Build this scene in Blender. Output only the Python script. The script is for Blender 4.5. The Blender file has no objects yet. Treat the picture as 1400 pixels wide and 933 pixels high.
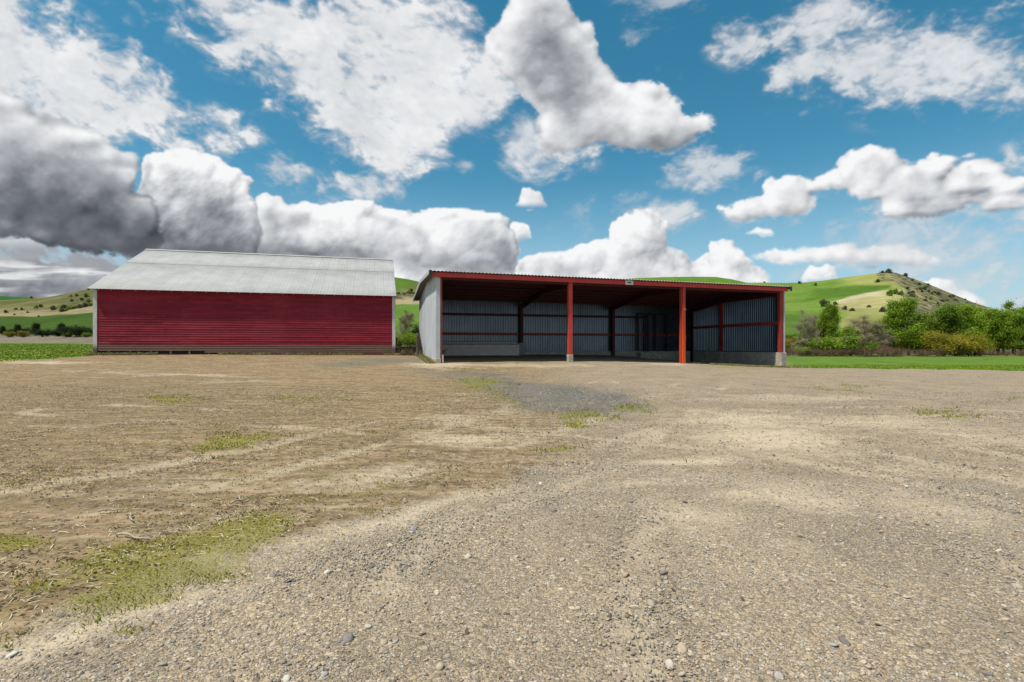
import bpy, math, random
import numpy as np
from mathutils import Vector, Matrix
R = math.radians
random.seed(7)
rng = np.random.default_rng(11)
scene = bpy.context.scene
COL = scene.collection
F = 700.0; HX = 700.0; HY = 474.0; EYE = 1.5      # lens in photo pixels, horizon row, eye height

# ------------------------------------------------------------------ helpers
def link(o):
    COL.objects.link(o); return o

def tag(o, label=None, cat=None, group=None, kind=None):
    if label: o['label'] = label
    if cat: o['category'] = cat
    if group: o['group'] = group
    if kind: o['kind'] = kind
    return o

def empty(name, loc, rz=0.0):
    o = bpy.data.objects.new(name, None); link(o)
    o.location = loc; o.rotation_euler = (0, 0, rz); o.empty_display_size = .3
    return o

def np_mesh(name, V, Fc, mat, parent=None, smooth=False, attrs=None):
    """V (n,3), Fc (m,k) all faces with k corners"""
    me = bpy.data.meshes.new(name)
    V = np.asarray(V, dtype=np.float32); Fc = np.asarray(Fc, dtype=np.int32)
    m, k = Fc.shape
    me.vertices.add(len(V)); me.vertices.foreach_set('co', V.ravel())
    me.loops.add(m*k); me.loops.foreach_set('vertex_index', Fc.ravel())
    me.polygons.add(m)
    me.polygons.foreach_set('loop_start', np.arange(0, m*k, k, dtype=np.int32))
    me.polygons.foreach_set('loop_total', np.full(m, k, dtype=np.int32))
    if smooth: me.polygons.foreach_set('use_smooth', np.ones(m, dtype=bool))
    me.update(calc_edges=True)
    for an, av in (attrs or {}).items():
        if av.ndim == 2:
            at = me.attributes.new(an, 'FLOAT_COLOR', 'POINT')
            c = np.ones((len(V), 4), dtype=np.float32); c[:, :3] = av
            at.data.foreach_set('color', c.ravel())
        else:
            at = me.attributes.new(an, 'FLOAT', 'POINT')
            at.data.foreach_set('value', av.astype(np.float32))
    if mat: me.materials.append(mat)
    o = bpy.data.objects.new(name, me); link(o)
    if parent: o.parent = parent
    return o

class MB:
    """collects boxes, tubes and prisms; build() links them as ONE mesh object"""
    def __init__(s): s.v = []; s.f = []
    def add(s, vs, fs):
        b = len(s.v); s.v += [tuple(p) for p in vs]; s.f += [tuple(b+i for i in f) for f in fs]
        return s
    def box(s, x0, x1, y0, y1, z0, z1):
        vs = [(x0,y0,z0),(x1,y0,z0),(x1,y1,z0),(x0,y1,z0),(x0,y0,z1),(x1,y0,z1),(x1,y1,z1),(x0,y1,z1)]
        return s.add(vs, [(0,3,2,1),(4,5,6,7),(0,1,5,4),(1,2,6,5),(2,3,7,6),(3,0,4,7)])
    def hexa(s, vs):
        return s.add(vs, [(0,3,2,1),(4,5,6,7),(0,1,5,4),(1,2,6,5),(2,3,7,6),(3,0,4,7)])
    def bar(s, p, q, w, h, up=(0,0,1)):
        p = Vector(p); q = Vector(q); d = (q-p).normalized()
        sd = d.cross(Vector(up)).normalized(); u = sd.cross(d).normalized()
        a = sd*(w/2); b = u*(h/2)
        vs = [p-a-b, p+a-b, q+a-b, q-a-b, p-a+b, p+a+b, q+a+b, q-a+b]
        return s.hexa(vs)
    def tube(s, pts, rad, n=8, cap=True):
        pts = [Vector(p) for p in pts]; b = len(s.v)
        for i, p in enumerate(pts):
            d = (pts[min(i+1, len(pts)-1)] - pts[max(i-1, 0)]).normalized()
            a = d.orthogonal().normalized() if abs(d.z) < .99 else Vector((1,0,0))
            if i == 0: ref = a
            a = (ref - d*ref.dot(d)).normalized(); ref = a
            c = d.cross(a)
            r = rad[i] if hasattr(rad, '__len__') else rad
            for k in range(n):
                t = 2*math.pi*k/n
                s.v.append(tuple(p + a*math.cos(t)*r + c*math.sin(t)*r))
        for i in range(len(pts)-1):
            for k in range(n):
                s.f.append((b+i*n+k, b+i*n+(k+1) % n, b+(i+1)*n+(k+1) % n, b+(i+1)*n+k))
        if cap:
            s.f.append(tuple(b+k for k in range(n-1, -1, -1)))
            s.f.append(tuple(b+(len(pts)-1)*n+k for k in range(n)))
        return s
    def build(s, name, mat, parent=None, smooth=False, bevel=0):
        me = bpy.data.meshes.new(name); me.from_pydata(s.v, [], s.f); me.update()
        if smooth: me.polygons.foreach_set('use_smooth', [True]*len(me.polygons))
        if mat: me.materials.append(mat)
        o = bpy.data.objects.new(name, me); link(o)
        if parent: o.parent = parent
        if bevel:
            m = o.modifiers.new('bevel', 'BEVEL'); m.width = bevel; m.segments = 2; m.limit_method = 'ANGLE'
        return o

# ------------------------------------------------------------------ numpy noise
def _hash(ix, iy, seed):
    h = (ix.astype(np.int64)*374761393 + iy.astype(np.int64)*668265263 + seed*974634777) & 0x7fffffff
    h = ((h ^ (h >> 13))*1274126177) & 0x7fffffff
    h = (h ^ (h >> 16)) & 0xffff
    return h/65535.0
def vnoise(x, y, seed=0):
    ix = np.floor(x); iy = np.floor(y); fx = x-ix; fy = y-iy
    fx = fx*fx*(3-2*fx); fy = fy*fy*(3-2*fy)
    a = _hash(ix, iy, seed); b = _hash(ix+1, iy, seed); c = _hash(ix, iy+1, seed); d = _hash(ix+1, iy+1, seed)
    return (a*(1-fx)+b*fx)*(1-fy) + (c*(1-fx)+d*fx)*fy
def fbm(x, y, oct=4, seed=0, g=.5):
    s = 0; a = 1; t = 0
    for i in range(oct):
        s = s + a*vnoise(x*2**i + 17.3*i, y*2**i - 9.1*i, seed+i); t += a; a *= g
    return s/t
def sm(a, b, x):
    t = np.clip((x-a)/(b-a), 0, 1); return t*t*(3-2*t)

# ------------------------------------------------------------------ node helpers
class NT:
    def __init__(s, tree): s.t = tree; s.n = tree.nodes; s.l = tree.links
    def new(s, typ, **kw):
        n = s.n.new(typ)
        for k, v in kw.items(): setattr(n, k, v)
        return n
    def put(s, sock, val):
        if hasattr(val, 'links') or isinstance(val, bpy.types.NodeSocket): s.l.new(val, sock)
        elif val is not None: sock.default_value = val
    def math(s, op, a, b=None, c=None, clamp=False):
        n = s.new('ShaderNodeMath', operation=op, use_clamp=clamp)
        for i, v in enumerate((a, b, c)):
            if v is not None: s.put(n.inputs[i], v)
        return n.outputs[0]
    def vmath(s, op, a, b=None):
        n = s.new('ShaderNodeVectorMath', operation=op)
        s.put(n.inputs[0], a)
        if b is not None: s.put(n.inputs[1], b)
        return n.outputs['Value'] if op in ('LENGTH', 'DOT_PRODUCT', 'DISTANCE') else n.outputs[0]
    def scale(s, a, k):
        n = s.new('ShaderNodeVectorMath', operation='SCALE'); s.put(n.inputs[0], a); s.put(n.inputs['Scale'], k); return n.outputs[0]
    def mix(s, fac, a, b, blend='MIX'):
        n = s.new('ShaderNodeMix', data_type='RGBA', blend_type=blend)
        s.put(n.inputs[0], fac); s.put(n.inputs[6], a); s.put(n.inputs[7], b); return n.outputs[2]
    def mixf(s, fac, a, b):
        n = s.new('ShaderNodeMix', data_type='FLOAT'); s.put(n.inputs[0], fac); s.put(n.inputs[2], a); s.put(n.inputs[3], b); return n.outputs[0]
    def noise(s, vec, scale, detail=4, rough=.5, dist=0.0, out='Fac'):
        n = s.new('ShaderNodeTexNoise'); s.put(n.inputs['Vector'], vec)
        n.inputs['Scale'].default_value = scale; n.inputs['Detail'].default_value = detail
        n.inputs['Roughness'].default_value = rough; n.inputs['Distortion'].default_value = dist
        return n.outputs[out]
    def ramp(s, fac, stops, interp='LINEAR'):
        n = s.new('ShaderNodeValToRGB'); s.put(n.inputs[0], fac); cr = n.color_ramp; cr.interpolation = interp
        while len(cr.elements) < len(stops): cr.elements.new(.5)
        for e, (p, c) in zip(cr.elements, stops):
            e.position = p; e.color = (c[0], c[1], c[2], 1) if hasattr(c, '__len__') else (c, c, c, 1)
        return n.outputs[0]
    def rng(s, v, a, b, c=0., d=1., interp='SMOOTHSTEP'):
        n = s.new('ShaderNodeMapRange', interpolation_type=interp)
        s.put(n.inputs[0], v)
        for i, q in enumerate((a, b, c, d)): s.put(n.inputs[i+1], q)
        return n.outputs[0]
    def attr(s, name, out='Fac'):
        n = s.new('ShaderNodeAttribute', attribute_name=name); return n.outputs[out]
    def mapping(s, vec, loc=(0,0,0), rot=(0,0,0), sc=(1,1,1), typ='POINT'):
        n = s.new('ShaderNodeMapping', vector_type=typ); s.put(n.inputs[0], vec)
        n.inputs[1].default_value = loc; n.inputs[2].default_value = rot; n.inputs[3].default_value = sc
        return n.outputs[0]
    def obj(s): return s.new('ShaderNodeTexCoord').outputs['Object']
    def bump(s, h, strength=.3, dist=.02):
        n = s.new('ShaderNodeBump'); s.put(n.inputs['Height'], h); s.put(n.inputs['Strength'], strength); n.inputs['Distance'].default_value = dist
        return n.outputs[0]

def mat(name):
    m = bpy.data.materials.new(name); m.use_nodes = True; t = NT(m.node_tree)
    b = m.node_tree.nodes['Principled BSDF']
    b.inputs['Specular IOR Level'].default_value = .3
    return m, t, b

def c(*a): return (a[0], a[1], a[2], 1)

# ------------------------------------------------------------------ camera
cam_d = bpy.data.cameras.new('camera'); cam = bpy.data.objects.new('camera', cam_d); link(cam)
cam.location = (0, 0, EYE); cam.rotation_euler = (R(90), 0, 0)
cam_d.sensor_width = 36; cam_d.lens = 18; cam_d.shift_y = 7.5/1400; cam_d.clip_end = 20000; cam_d.clip_start = .05
scene.camera = cam

# ------------------------------------------------------------------ render / view
scene.view_settings.view_transform = 'Standard'; scene.view_settings.look = 'None'
scene.view_settings.exposure = 0.30; scene.view_settings.gamma = 1
scene.render.engine = 'CYCLES'
scene.cycles.max_bounces = 6; scene.cycles.diffuse_bounces = 3; scene.cycles.transparent_max_bounces = 8
scene.cycles.caustics_reflective = False; scene.cycles.caustics_refractive = False

# ------------------------------------------------------------------ sun and sky
SUN_EL = 62.0
sh = Vector((-.85, -.53)).normalized()
sd = Vector((sh.x*math.cos(R(SUN_EL)), sh.y*math.cos(R(SUN_EL)), math.sin(R(SUN_EL))))
sun_d = bpy.data.lights.new('sun', 'SUN'); sun_d.energy = 4.2; sun_d.angle = R(3.0); sun_d.color = (1, .94, .85)
sun = bpy.data.objects.new('sun', sun_d); link(sun)
sun.rotation_euler = sd.to_track_quat('Z', 'Y').to_euler()

world = bpy.data.worlds.new('World'); scene.world = world; world.use_nodes = True
wt = NT(world.node_tree); W = wt
bg = world.node_tree.nodes['Background']
sky = W.new('ShaderNodeTexSky', sky_type='NISHITA'); sky.sun_disc = False
sky.sun_elevation = R(SUN_EL); sky.sun_rotation = math.atan2(sd.x, sd.y)
sky.air_density = 1.0; sky.dust_density = .6; sky.ozone_density = 2.0
D = W.new('ShaderNodeTexCoord').outputs['Generated']

def azel(px, py):
    u = (px-HX)/F; v = (HY-py)/F
    return math.atan2(u, 1), math.atan2(v, math.sqrt(1+u*u))

def dirpack(Dv):
    """azimuth/elevation of a direction, as a vector"""
    sp = W.new('ShaderNodeSeparateXYZ'); W.put(sp.inputs[0], Dv)
    az = W.math('ARCTAN2', sp.outputs[0], sp.outputs[1])
    el = W.math('ARCSINE', sp.outputs[2])
    cb = W.new('ShaderNodeCombineXYZ'); W.put(cb.inputs[0], az); W.put(cb.inputs[1], el)
    return cb.outputs[0], az, el, sp.outputs[2]

# ---- cloud cover worked out from outlines, puffs and noise, in azimuth and elevation
CUMP = [ # outline (photo px -> direction), largest puff, softness
 ([(-60,385),(-60,362),(10,356),(40,350),(60,358),(90,365),(130,372),(180,372),(150,400),(90,410),(-60,410)],14,1.0),
 ([(700,305),(718,308),(727,322),(715,335),(700,335)],9,1.),
 ([(350,275),(362,268),(385,270),(392,280),(420,278),(455,280),(480,272),(500,270),(520,280),(545,283),(590,280),(620,275),(640,276),(670,283),(690,295),(705,310),(712,335),(708,365),(700,420),(560,425),(340,420),(330,330),(340,300)],34,1.),
 ([(705,380),(712,355),(740,348),(775,340),(805,333),(835,330),(838,310),(850,300),(870,288),(890,288),(908,300),(915,320),(910,335),(935,343),(945,362),(955,352),(968,348),(970,333),(990,330),(1010,338),(1022,352),(1030,365),(1045,370),(1055,400),(1000,425),(700,425)],22,1.),
 ([(682,30),(690,8),(710,-15),(740,-18),(775,5),(785,25),(805,30),(815,50),(812,70),(830,92),(835,110),(860,115),(885,113),(905,118),(925,140),(940,158),(955,155),(975,160),(974,175),(955,185),(930,198),(900,205),(870,205),(845,200),(820,195),(790,205),(760,212),(740,200),(735,180),(735,150),(715,125),(690,100),(668,75),(665,50)],34,1.7),
 ([(975,288),(1000,275),(1045,268),(1050,250),(1080,245),(1110,242),(1135,238),(1150,215),(1170,203),(1190,199),(1215,203),(1235,218),(1250,225),(1265,220),(1275,205),(1300,201),(1325,212),(1350,215),(1390,228),(1460,240),(1460,300),(1380,318),(1330,300),(1262,312),(1215,308),(1190,286),(1170,270),(1135,255),(1125,265),(1110,285),(1060,296),(1010,298)],30,1.25),
 ([(1025,352),(1060,344),(1100,342),(1140,338),(1155,334),(1175,343),(1205,337),(1235,337),(1260,347),(1280,357),(1275,368),(1200,372),(1140,362),(1060,358)],12,2.2),
 ([(1098,380),(1105,368),(1125,366),(1140,372),(1145,392),(1098,392)],9,1.),
 ([(1262,386),(1280,382),(1300,388),(1310,396),(1330,403),(1345,412),(1350,430),(1262,430)],10,1.2),
 ([(705,280),(712,272),(717,259),(727,257),(738,266),(746,282),(736,290),(720,287)],8,1.3),
 ([(1026,322),(1035,314),(1050,316),(1055,323),(1040,325)],4,1.4),
 ([(195,215),(205,213),(235,204),(265,204),(290,208),(320,226),(348,238),(345,255),(338,262),(346,275),(353,300),(356,325),(345,360),(220,362),(190,300)],26,.8),
 ([(-60,90),(20,125),(60,138),(100,145),(125,150),(132,165),(160,172),(185,186),(200,198),(198,212),(204,235),(215,290),(240,325),(210,345),(180,352),(100,345),(40,325),(-60,318)],60,2.2),
]
THINP = [ # outline, opacity, edge blur
 ([(-60,-20),(77,-20),(79,22),(60,18),(40,10),(22,18),(60,38),(110,50),(150,80),(200,85),(235,100),(250,125),(240,140),(205,148),(260,165),(300,180),(345,195),(330,203),(290,200),(240,197),(190,185),(180,200),(100,190),(-60,190)],1.0,8),
 ([(235,140),(265,132),(310,145),(345,170),(370,178),(365,190),(330,182),(290,168),(255,158)],1.0,6),
 ([(185,-20),(600,-20),(625,15),(655,42),(690,60),(705,120),(690,160),(650,185),(605,195),(615,225),(570,230),(545,238),(500,240),(470,205),(415,190),(430,180),(398,152),(440,140),(410,128),(390,137),(330,120),(285,95),(270,80),(300,85),(360,100),(405,100),(365,78),(320,60),(280,38),(240,25)],1.0,10),
 ([(425,262),(470,243),(520,238),(555,258),(530,272),(460,272)],.85,8),
 ([(350,222),(385,216),(410,232),(428,255),(400,252),(365,238)],.8,6),
 ([(105,35),(130,18),(150,32),(160,55),(132,48)],.65,6),([(165,50),(185,53),(208,75),(190,74)],.7,5),([(128,52),(148,62),(162,80),(142,72)],.6,5),
 ([(100,5),(190,0),(220,30),(150,15)],.5,8),([(225,60),(260,75),(250,90),(225,75)],.4,7),
 ([(680,195),(715,150),(760,170),(800,195),(830,210),(790,215),(785,245),(765,235),(735,240),(700,240),(668,238),(705,215)],.9,9),
 ([(965,62),(985,42),(1005,35),(1025,38),(1044,52),(1046,70),(1020,82),(990,77)],.85,6),
 ([(1042,5),(1150,-20),(1240,-5),(1180,20),(1125,38),(1150,52),(1190,42),(1230,40),(1290,33),(1400,12),(1440,22),(1340,55),(1310,68),(1420,70),(1460,140),(1350,148),(1285,165),(1320,138),(1250,135),(1170,152),(1190,130),(1140,112),(1080,138),(1048,128),(1048,105),(1095,85),(1070,60),(1060,30)],.85,10),
 ([(875,252),(920,230),(960,212),(1000,216),(1042,230),(1030,243),(980,252),(930,265),(885,264)],.75,8),
 ([(835,292),(862,272),(863,250),(880,262),(920,268),(948,285),(952,302),(925,320),(880,320)],.8,8),
 ([(805,0),(850,-15),(970,-15),(950,10),(900,18),(890,30),(850,20)],.55,9),
 ([(858,30),(877,42),(862,56),(848,46)],.5,5),([(894,85),(910,90),(908,106),(898,102)],.7,3),([(925,98),(936,104),(932,108)],.5,3),
 ([(1290,322),(1340,305),(1440,308),(1440,345),(1340,345),(1290,335)],.75,10),
 ([(1100,300),(1300,292),(1440,290),(1440,430),(1300,430),(1230,385),(1050,345)],.62,22),
 ([(618,222),(640,218),(660,228),(640,236)],.6,5),([(770,275),(800,268),(814,288),(790,294)],.55,7),
 ([(975,240),(1010,235),(1040,245),(1010,262),(980,258)],.35,9),([(990,295),(1080,292),(1110,300),(1060,310),(1010,308)],.4,9),
 ([(1370,205),(1440,200),(1440,225),(1390,225)],.8,7),([(1040,365),(1290,360),(1400,400),(1200,400),(1050,392)],.45,14),
 ([(700,335),(830,318),(840,340),(720,350)],.3,12),([(-60,310),(60,320),(180,345),(330,325),(345,350),(170,430),(-60,430)],1.0,9),
]
DARKP = [ # ellipses cx cy rx ry rot amount : the heaps' own shade
 (70,215,150,42,25,.35),(60,275,190,48,14,.92),(140,300,120,34,0,.60),(30,290,60,30,0,.3),(190,245,26,40,-30,.35),(305,295,46,24,25,.7),(270,320,90,16,0,.7),(90,338,130,20,8,.70),(190,345,140,12,0,.5),
 (692,345,26,42,0,.55),(640,300,28,22,0,.2),(600,352,90,14,0,.22),(410,345,100,14,0,.62),(380,305,26,18,0,.45),(415,300,18,14,0,.3),(560,320,40,12,30,.22),(470,350,60,12,0,.45),(640,365,90,14,0,.5),
 (748,60,42,62,-12,.50),(775,125,38,36,0,.45),(880,182,80,16,10,.25),(900,308,20,26,0,.25),(760,362,60,12,0,.2),(890,345,30,10,0,.25),(1015,365,20,14,0,.25),
 (1270,270,140,22,5,.22),(1200,240,30,14,20,.12),(1380,275,50,14,0,.22),(120,30,200,60,0,.0),(520,50,130,45,10,.10),(50,398,80,7,0,.4),(20,375,40,8,0,.3),
 (20,100,50,50,0,.18),(60,140,70,28,0,.15),
]
def cloud_layers(PX, PY, ks):
    """PX,PY photo-pixel coordinates of each texel; ks texels per px -> (brightness, cover)"""
    H, Wd = PX.shape
    w1 = (fbm(PX/46, PY/40, 4, 3)-.5)*34; w2 = (fbm(PX/46+9, PY/40+5, 4, 8)-.5)*30
    fx = (fbm(PX/11, PY/11, 4, 21)-.5)*9; fy = (fbm(PX/11+5, PY/11, 4, 27)-.5)*9
    def inside(poly, X, Y):
        r = np.zeros(X.shape, bool); n = len(poly)
        for i in range(n):
            x0, y0 = poly[i]; x1, y1 = poly[(i+1) % n]
            if y0 == y1: continue
            cnd = ((Y >= min(y0, y1)) & (Y < max(y0, y1)))
            r ^= cnd & (X < x0+(Y-y0)*(x1-x0)/(y1-y0))
        return r
    def edge(poly, X, Y):
        d = np.full(X.shape, 1e9)
        n = len(poly)
        for i in range(n):
            x0, y0 = poly[i]; x1, y1 = poly[(i+1) % n]; dx, dy = x1-x0, y1-y0
            t = np.clip(((X-x0)*dx+(Y-y0)*dy)/(dx*dx+dy*dy), 0, 1)
            d = np.minimum(d, np.hypot(X-x0-t*dx, Y-y0-t*dy))
        return d
    def blur(A, s):
        r = max(1, int(round(s*ks)))
        for ax in (0, 1):
            for _ in range(2):
                P = np.pad(A, [(r+1, r) if a == ax else (0, 0) for a in (0, 1)], mode='edge')
                Cs = np.cumsum(P, axis=ax, dtype=np.float64)
                A = (np.take(Cs, range(2*r+1, Cs.shape[ax]), ax)-np.take(Cs, range(0, Cs.shape[ax]-2*r-1), ax))/(2*r+1)
        return A
    # thin sheets
    tcov = np.zeros((H, Wd))
    X = PX+w1*.45+fx*.8; Y = PY+w2*.35+fy*.6
    # streaks run down to the right on the left half, up to the right on the right half
    wz = fbm(PX/60, PY/60, 3, 77)-.5; wq = fbm(PX/60+7, PY/60, 3, 79)-.5
    n1 = 0; n2 = 0
    for dg, wt_ in ((22, 1-sm(500, 900, PX)), (-14, sm(500, 900, PX))):
        t = math.radians(dg); a = PX*math.cos(t)+PY*math.sin(t); b = -PX*math.sin(t)+PY*math.cos(t)
        n1 = n1+wt_*fbm(a/44+wz*.8, b/24+wq*.9, 7, 41, .60); n2 = n2+wt_*fbm(a/12+wz*1.5, b/7.5+wq*1.5, 4, 47, .5)
    n1 = .5+(n1-.5)*1.15
    for poly, op, bl in THINP:
        m = inside(poly, X, Y).astype(float); m = blur(m, bl*1.9)
        f = m*1.0 + (n1-.5)*2.2*(1.12-m*.60) + (n2-.5)*.42
        tcov = np.maximum(tcov, (.62*sm(.25, .95, f)+.38*sm(.0, 1.25, f))*op*(sm(.0, .25, m)))
    tb = .80+.12*sm(.3, 1.0, tcov)-.16*(fbm(PX/70, PY/45, 5, 140)-.42)*sm(.6,1,tcov)+.10*(n2-.5)*sm(.3,1,tcov)
    # heaps
    bri = tb; cov = np.clip(tcov*1.06, 0, .97)
    Xc = PX+w1*.34+fx*1.0; Yc = PY+w2*.34+fy*1.0
    rg = np.random.default_rng(5)
    dk = np.zeros((H, Wd))
    Xd = PX+w1*1.3+fx; Yd = PY+w2*1.0+fy
    for (cx, cy, rx, ry, rot, am) in DARKP:
        t = math.radians(rot); u = ((Xd-cx)*math.cos(t)+(Yd-cy)*math.sin(t))/rx; v = (-(Xd-cx)*math.sin(t)+(Yd-cy)*math.cos(t))/ry
        g = np.exp(-(u*u+v*v)*1.1)*am
        dk = dk+g-dk*g
    dk = np.clip(dk, 0, 1)
    y0g = PY[:, 0]
    for poly, rmax, soft in CUMP:
        P = np.array(poly, float); lo = P.min(0)-30; hi = P.max(0)+30
        cm = np.where((PX.max(0) > lo[0]) & (PX.min(0) < hi[0]))[0]; rm = np.where((PY.max(1) > lo[1]) & (PY.min(1) < hi[1]))[0]
        if len(cm) < 3 or len(rm) < 3: continue
        sl = (slice(rm[0], rm[-1]+1), slice(cm[0], cm[-1]+1))
        x = Xc[sl]; y = Yc[sl]; hgt = np.full(x.shape, -1e3); e = np.zeros(x.shape)
        px0 = PX[sl]; py0 = PY[sl]
        area = (hi[0]-lo[0])*(hi[1]-lo[1])
        N = int(min(2200, 50+area/(rmax*rmax*.16)))
        qx = rg.uniform(lo[0]+30, hi[0]-30, N*2); qy = rg.uniform(lo[1]+30, hi[1]-30, N*2)
        ins = inside(poly, qx, qy); qx = qx[ins]; qy = qy[ins]; dd = edge(poly, qx, qy)
        order = np.argsort(-dd)
        for i in order:
            d = dd[i]; sz = rmax*(.16+.84*rg.random()**2.6)
            r = max(min(d+2.0, sz), 2.0); z = .95*min(d, rmax*1.2)-r*.55+rg.uniform(0, .25)*rmax*.5
            c0 = np.searchsorted(px0[len(px0)//2], qx[i]-r-16); c1 = np.searchsorted(px0[len(px0)//2], qx[i]+r+16)
            r0 = np.searchsorted(-py0[:, 0], -(qy[i]+r+16)); r1 = np.searchsorted(-py0[:, 0], -(qy[i]-r-16))
            if c1-c0 < 1 or r1-r0 < 1: continue
            q = (x[r0:r1, c0:c1]-qx[i])**2+(y[r0:r1, c0:c1]-qy[i])**2
            k = q < r*r
            if not k.any(): continue
            hh = np.where(k, z+np.sqrt(np.maximum(r*r-q, 0)), -1e3)
            hgt[r0:r1, c0:c1] = np.maximum(hgt[r0:r1, c0:c1], hh)
        msk = (hgt > -500).astype(float)
        base = np.where(hgt > -500, hgt, 0)
        hs = .45*blur(base, 1.3*soft)+.55*blur(base, 3.6*soft); wd = blur(base, 10.0)
        g = max(soft, .8)
        n = fbm(px0/9, py0/9, 4, 61)-.5
        gy, gx = np.gradient((hs+n*2.4/soft)*.80)
        # normals face the viewer; y grows with row index upward here
        nx = -gx*ks; ny = -gy*ks; il = 1/np.sqrt(nx*nx+ny*ny+1.0)
        lam = (nx*-.50+ny*.66+.56)*il
        ao = np.clip((hs-wd)/9, -1, 1)
        md = fbm(px0/30+3, py0/22, 4, 66)-.5
        br = .80+.20*np.clip(lam, -.6, 1)/soft**.5+.15*ao+md*.28-.05*sm(hi[1]-75, hi[1]-30, py0)*sm(0, 14, hs)
        br = br+.17*np.exp(-np.maximum(hs, 0)/5)            # thin rims glow
        kd = dk[sl]*sm(1, 16, hs)*np.clip(1.15-.5*ao-.25*np.clip(lam-.3, 0, 1), .3, 1)
        br = br*(1-kd)+kd*(.25+.42*(br-.6)+md*.24)
        soft_a = .5*blur(msk, 1.0*soft)+.5*blur(msk, 3.4*soft)
        ytop = lo[1]+30; ybot = hi[1]-30; lowf = sm(ytop+.35*(ybot-ytop), ybot, py0); wide_ = blur(msk, 7.0)
        soft_a = soft_a*(1-.75*lowf)+wide_*.75*lowf if (rmax != 60) else soft_a
        n5 = fbm(px0/17, py0/10, 6, 171, .6)-.5
        n3 = fbm(px0/5, py0/5, 3, 71)-.5
        ed = 1-np.abs(2*soft_a-1); al = sm(.10, .90, soft_a+n3*.55*ed+n5*(.7+1.1*lowf)*ed*min(soft, 1.4))
        yb = hi[1]-30; low = sm(yb-rmax*1.2-6, yb+2, py0)
        if rmax not in (34, 60, 22, 14, 26, 30): al = al*np.clip(1-low*1.6*sm(.35, .75, fbm(px0/22, py0/9, 4, 97)+.25*low), 0, 1)
        br = br-low*.10
        n4 = fbm(px0/26, py0/16, 5, 91)-.5
        if soft > 1.3 and rmax < 50: al = al*np.clip(1-.5*sm(.0, .30, .02-n4-hs/30), 0, 1)
        # flat bases dissolve
        bri = bri.copy() if bri is tb else bri
        A = cov[sl]; B = bri[sl]
        na = al+A*(1-al)
        bri[sl] = (br*al+B*A*(1-al))/np.maximum(na, 1e-4); cov[sl] = na
    lk = sm(420, 300, PX)*sm(318, 345, PY)*cov
    bands = fbm(PX/90, PY/9, 4, 123)
    bri = bri*(1-lk*.55)+lk*.55*(.36+.62*sm(.38, .62, bands)*sm(345,375,PY)-.12*sm(395,415,PY))
    return np.clip(bri, .04, 1.0), np.clip(cov, 0, 1)

CW, CH = 1500, 570; AZ0, EL0, EL1 = .86, -.01, .64
_A, _E = np.meshgrid(np.linspace(-AZ0, AZ0, CW), np.linspace(EL0, EL1, CH))
_U = np.tan(_A); _V = np.tan(_E)*np.sqrt(1+_U*_U)
cbri, ccov = cloud_layers(HX+F*_U, HY-F*_V, 1.1)
fade = sm(AZ0, AZ0-.03, np.abs(_A))*sm(EL1, EL1-.03, _E)
ccov = ccov*fade
cimg = bpy.data.images.new('cloud_cover', CW, CH, alpha=False, float_buffer=True); cimg.colorspace_settings.name = 'Non-Color'
buf = np.ones((CH, CW, 4), np.float32); buf[..., 0] = cbri; buf[..., 1] = ccov; buf[..., 2] = 0
cimg.pixels.foreach_set(buf.ravel()); cimg.update(); cimg.pack()
P1, az1, el1, dz1 = dirpack(D)
uv = W.mapping(P1, (AZ0/(2*AZ0), -EL0/(EL1-EL0), 0), (0, 0, 0), (1/(2*AZ0), 1/(EL1-EL0), 1))
ti = W.new('ShaderNodeTexImage', image=cimg, extension='CLIP', interpolation='Cubic'); W.put(ti.inputs[0], uv)
spc = W.new('ShaderNodeSeparateColor'); W.put(spc.inputs[0], ti.outputs[0])
# the rest of the sky: broken cloud from noise
outm = W.math('MAXIMUM', W.rng(W.math('ABSOLUTE', az1), AZ0-.03, AZ0), W.rng(el1, EL1-.03, EL1))
gn = W.noise(D, 2.6, 5, .6)
gcov = W.math('MULTIPLY', W.rng(gn, .46, .60), outm)
gbri = W.rng(gn, .46, .78, .96, .50, 'LINEAR')
a_cum = W.math('MAXIMUM', spc.outputs[1], gcov)
br = W.mixf(outm, spc.outputs[0], gbri)
cum_col = W.ramp(br, [(0.0, (.02,.026,.034)), (.25, (.060,.068,.082)), (.45, (.17,.182,.205)), (.65, (.38,.395,.425)), (.82, (.65,.665,.69)), (1.0, (.95,.955,.96))])
# clear sky: Nishita, tinted towards the photograph's teal
SK = .10
tint = W.ramp(W.rng(el1, 0.0, .62, 0, 1, 'LINEAR'), [(0, (.62,.93,1.02)), (.35, (.46,1.0,1.0)), (1, (.30,1.05,1.05))])
clear = W.scale(W.mix(1.0, sky.outputs[0], tint, 'MULTIPLY'), .90)
# milky air towards the horizon
s1 = W.mix(W.math('MULTIPLY', W.rng(el1, .34, 0.02), .62), clear, c(4.3, 5.7, 6.6))
s2 = W.mix(a_cum, s1, W.scale(cum_col, .80/SK))
W.put(bg.inputs['Color'], s2); bg.inputs['Strength'].default_value = SK
world.cycles.sampling_method = 'MANUAL'; world.cycles.sample_map_resolution = 1024
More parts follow.
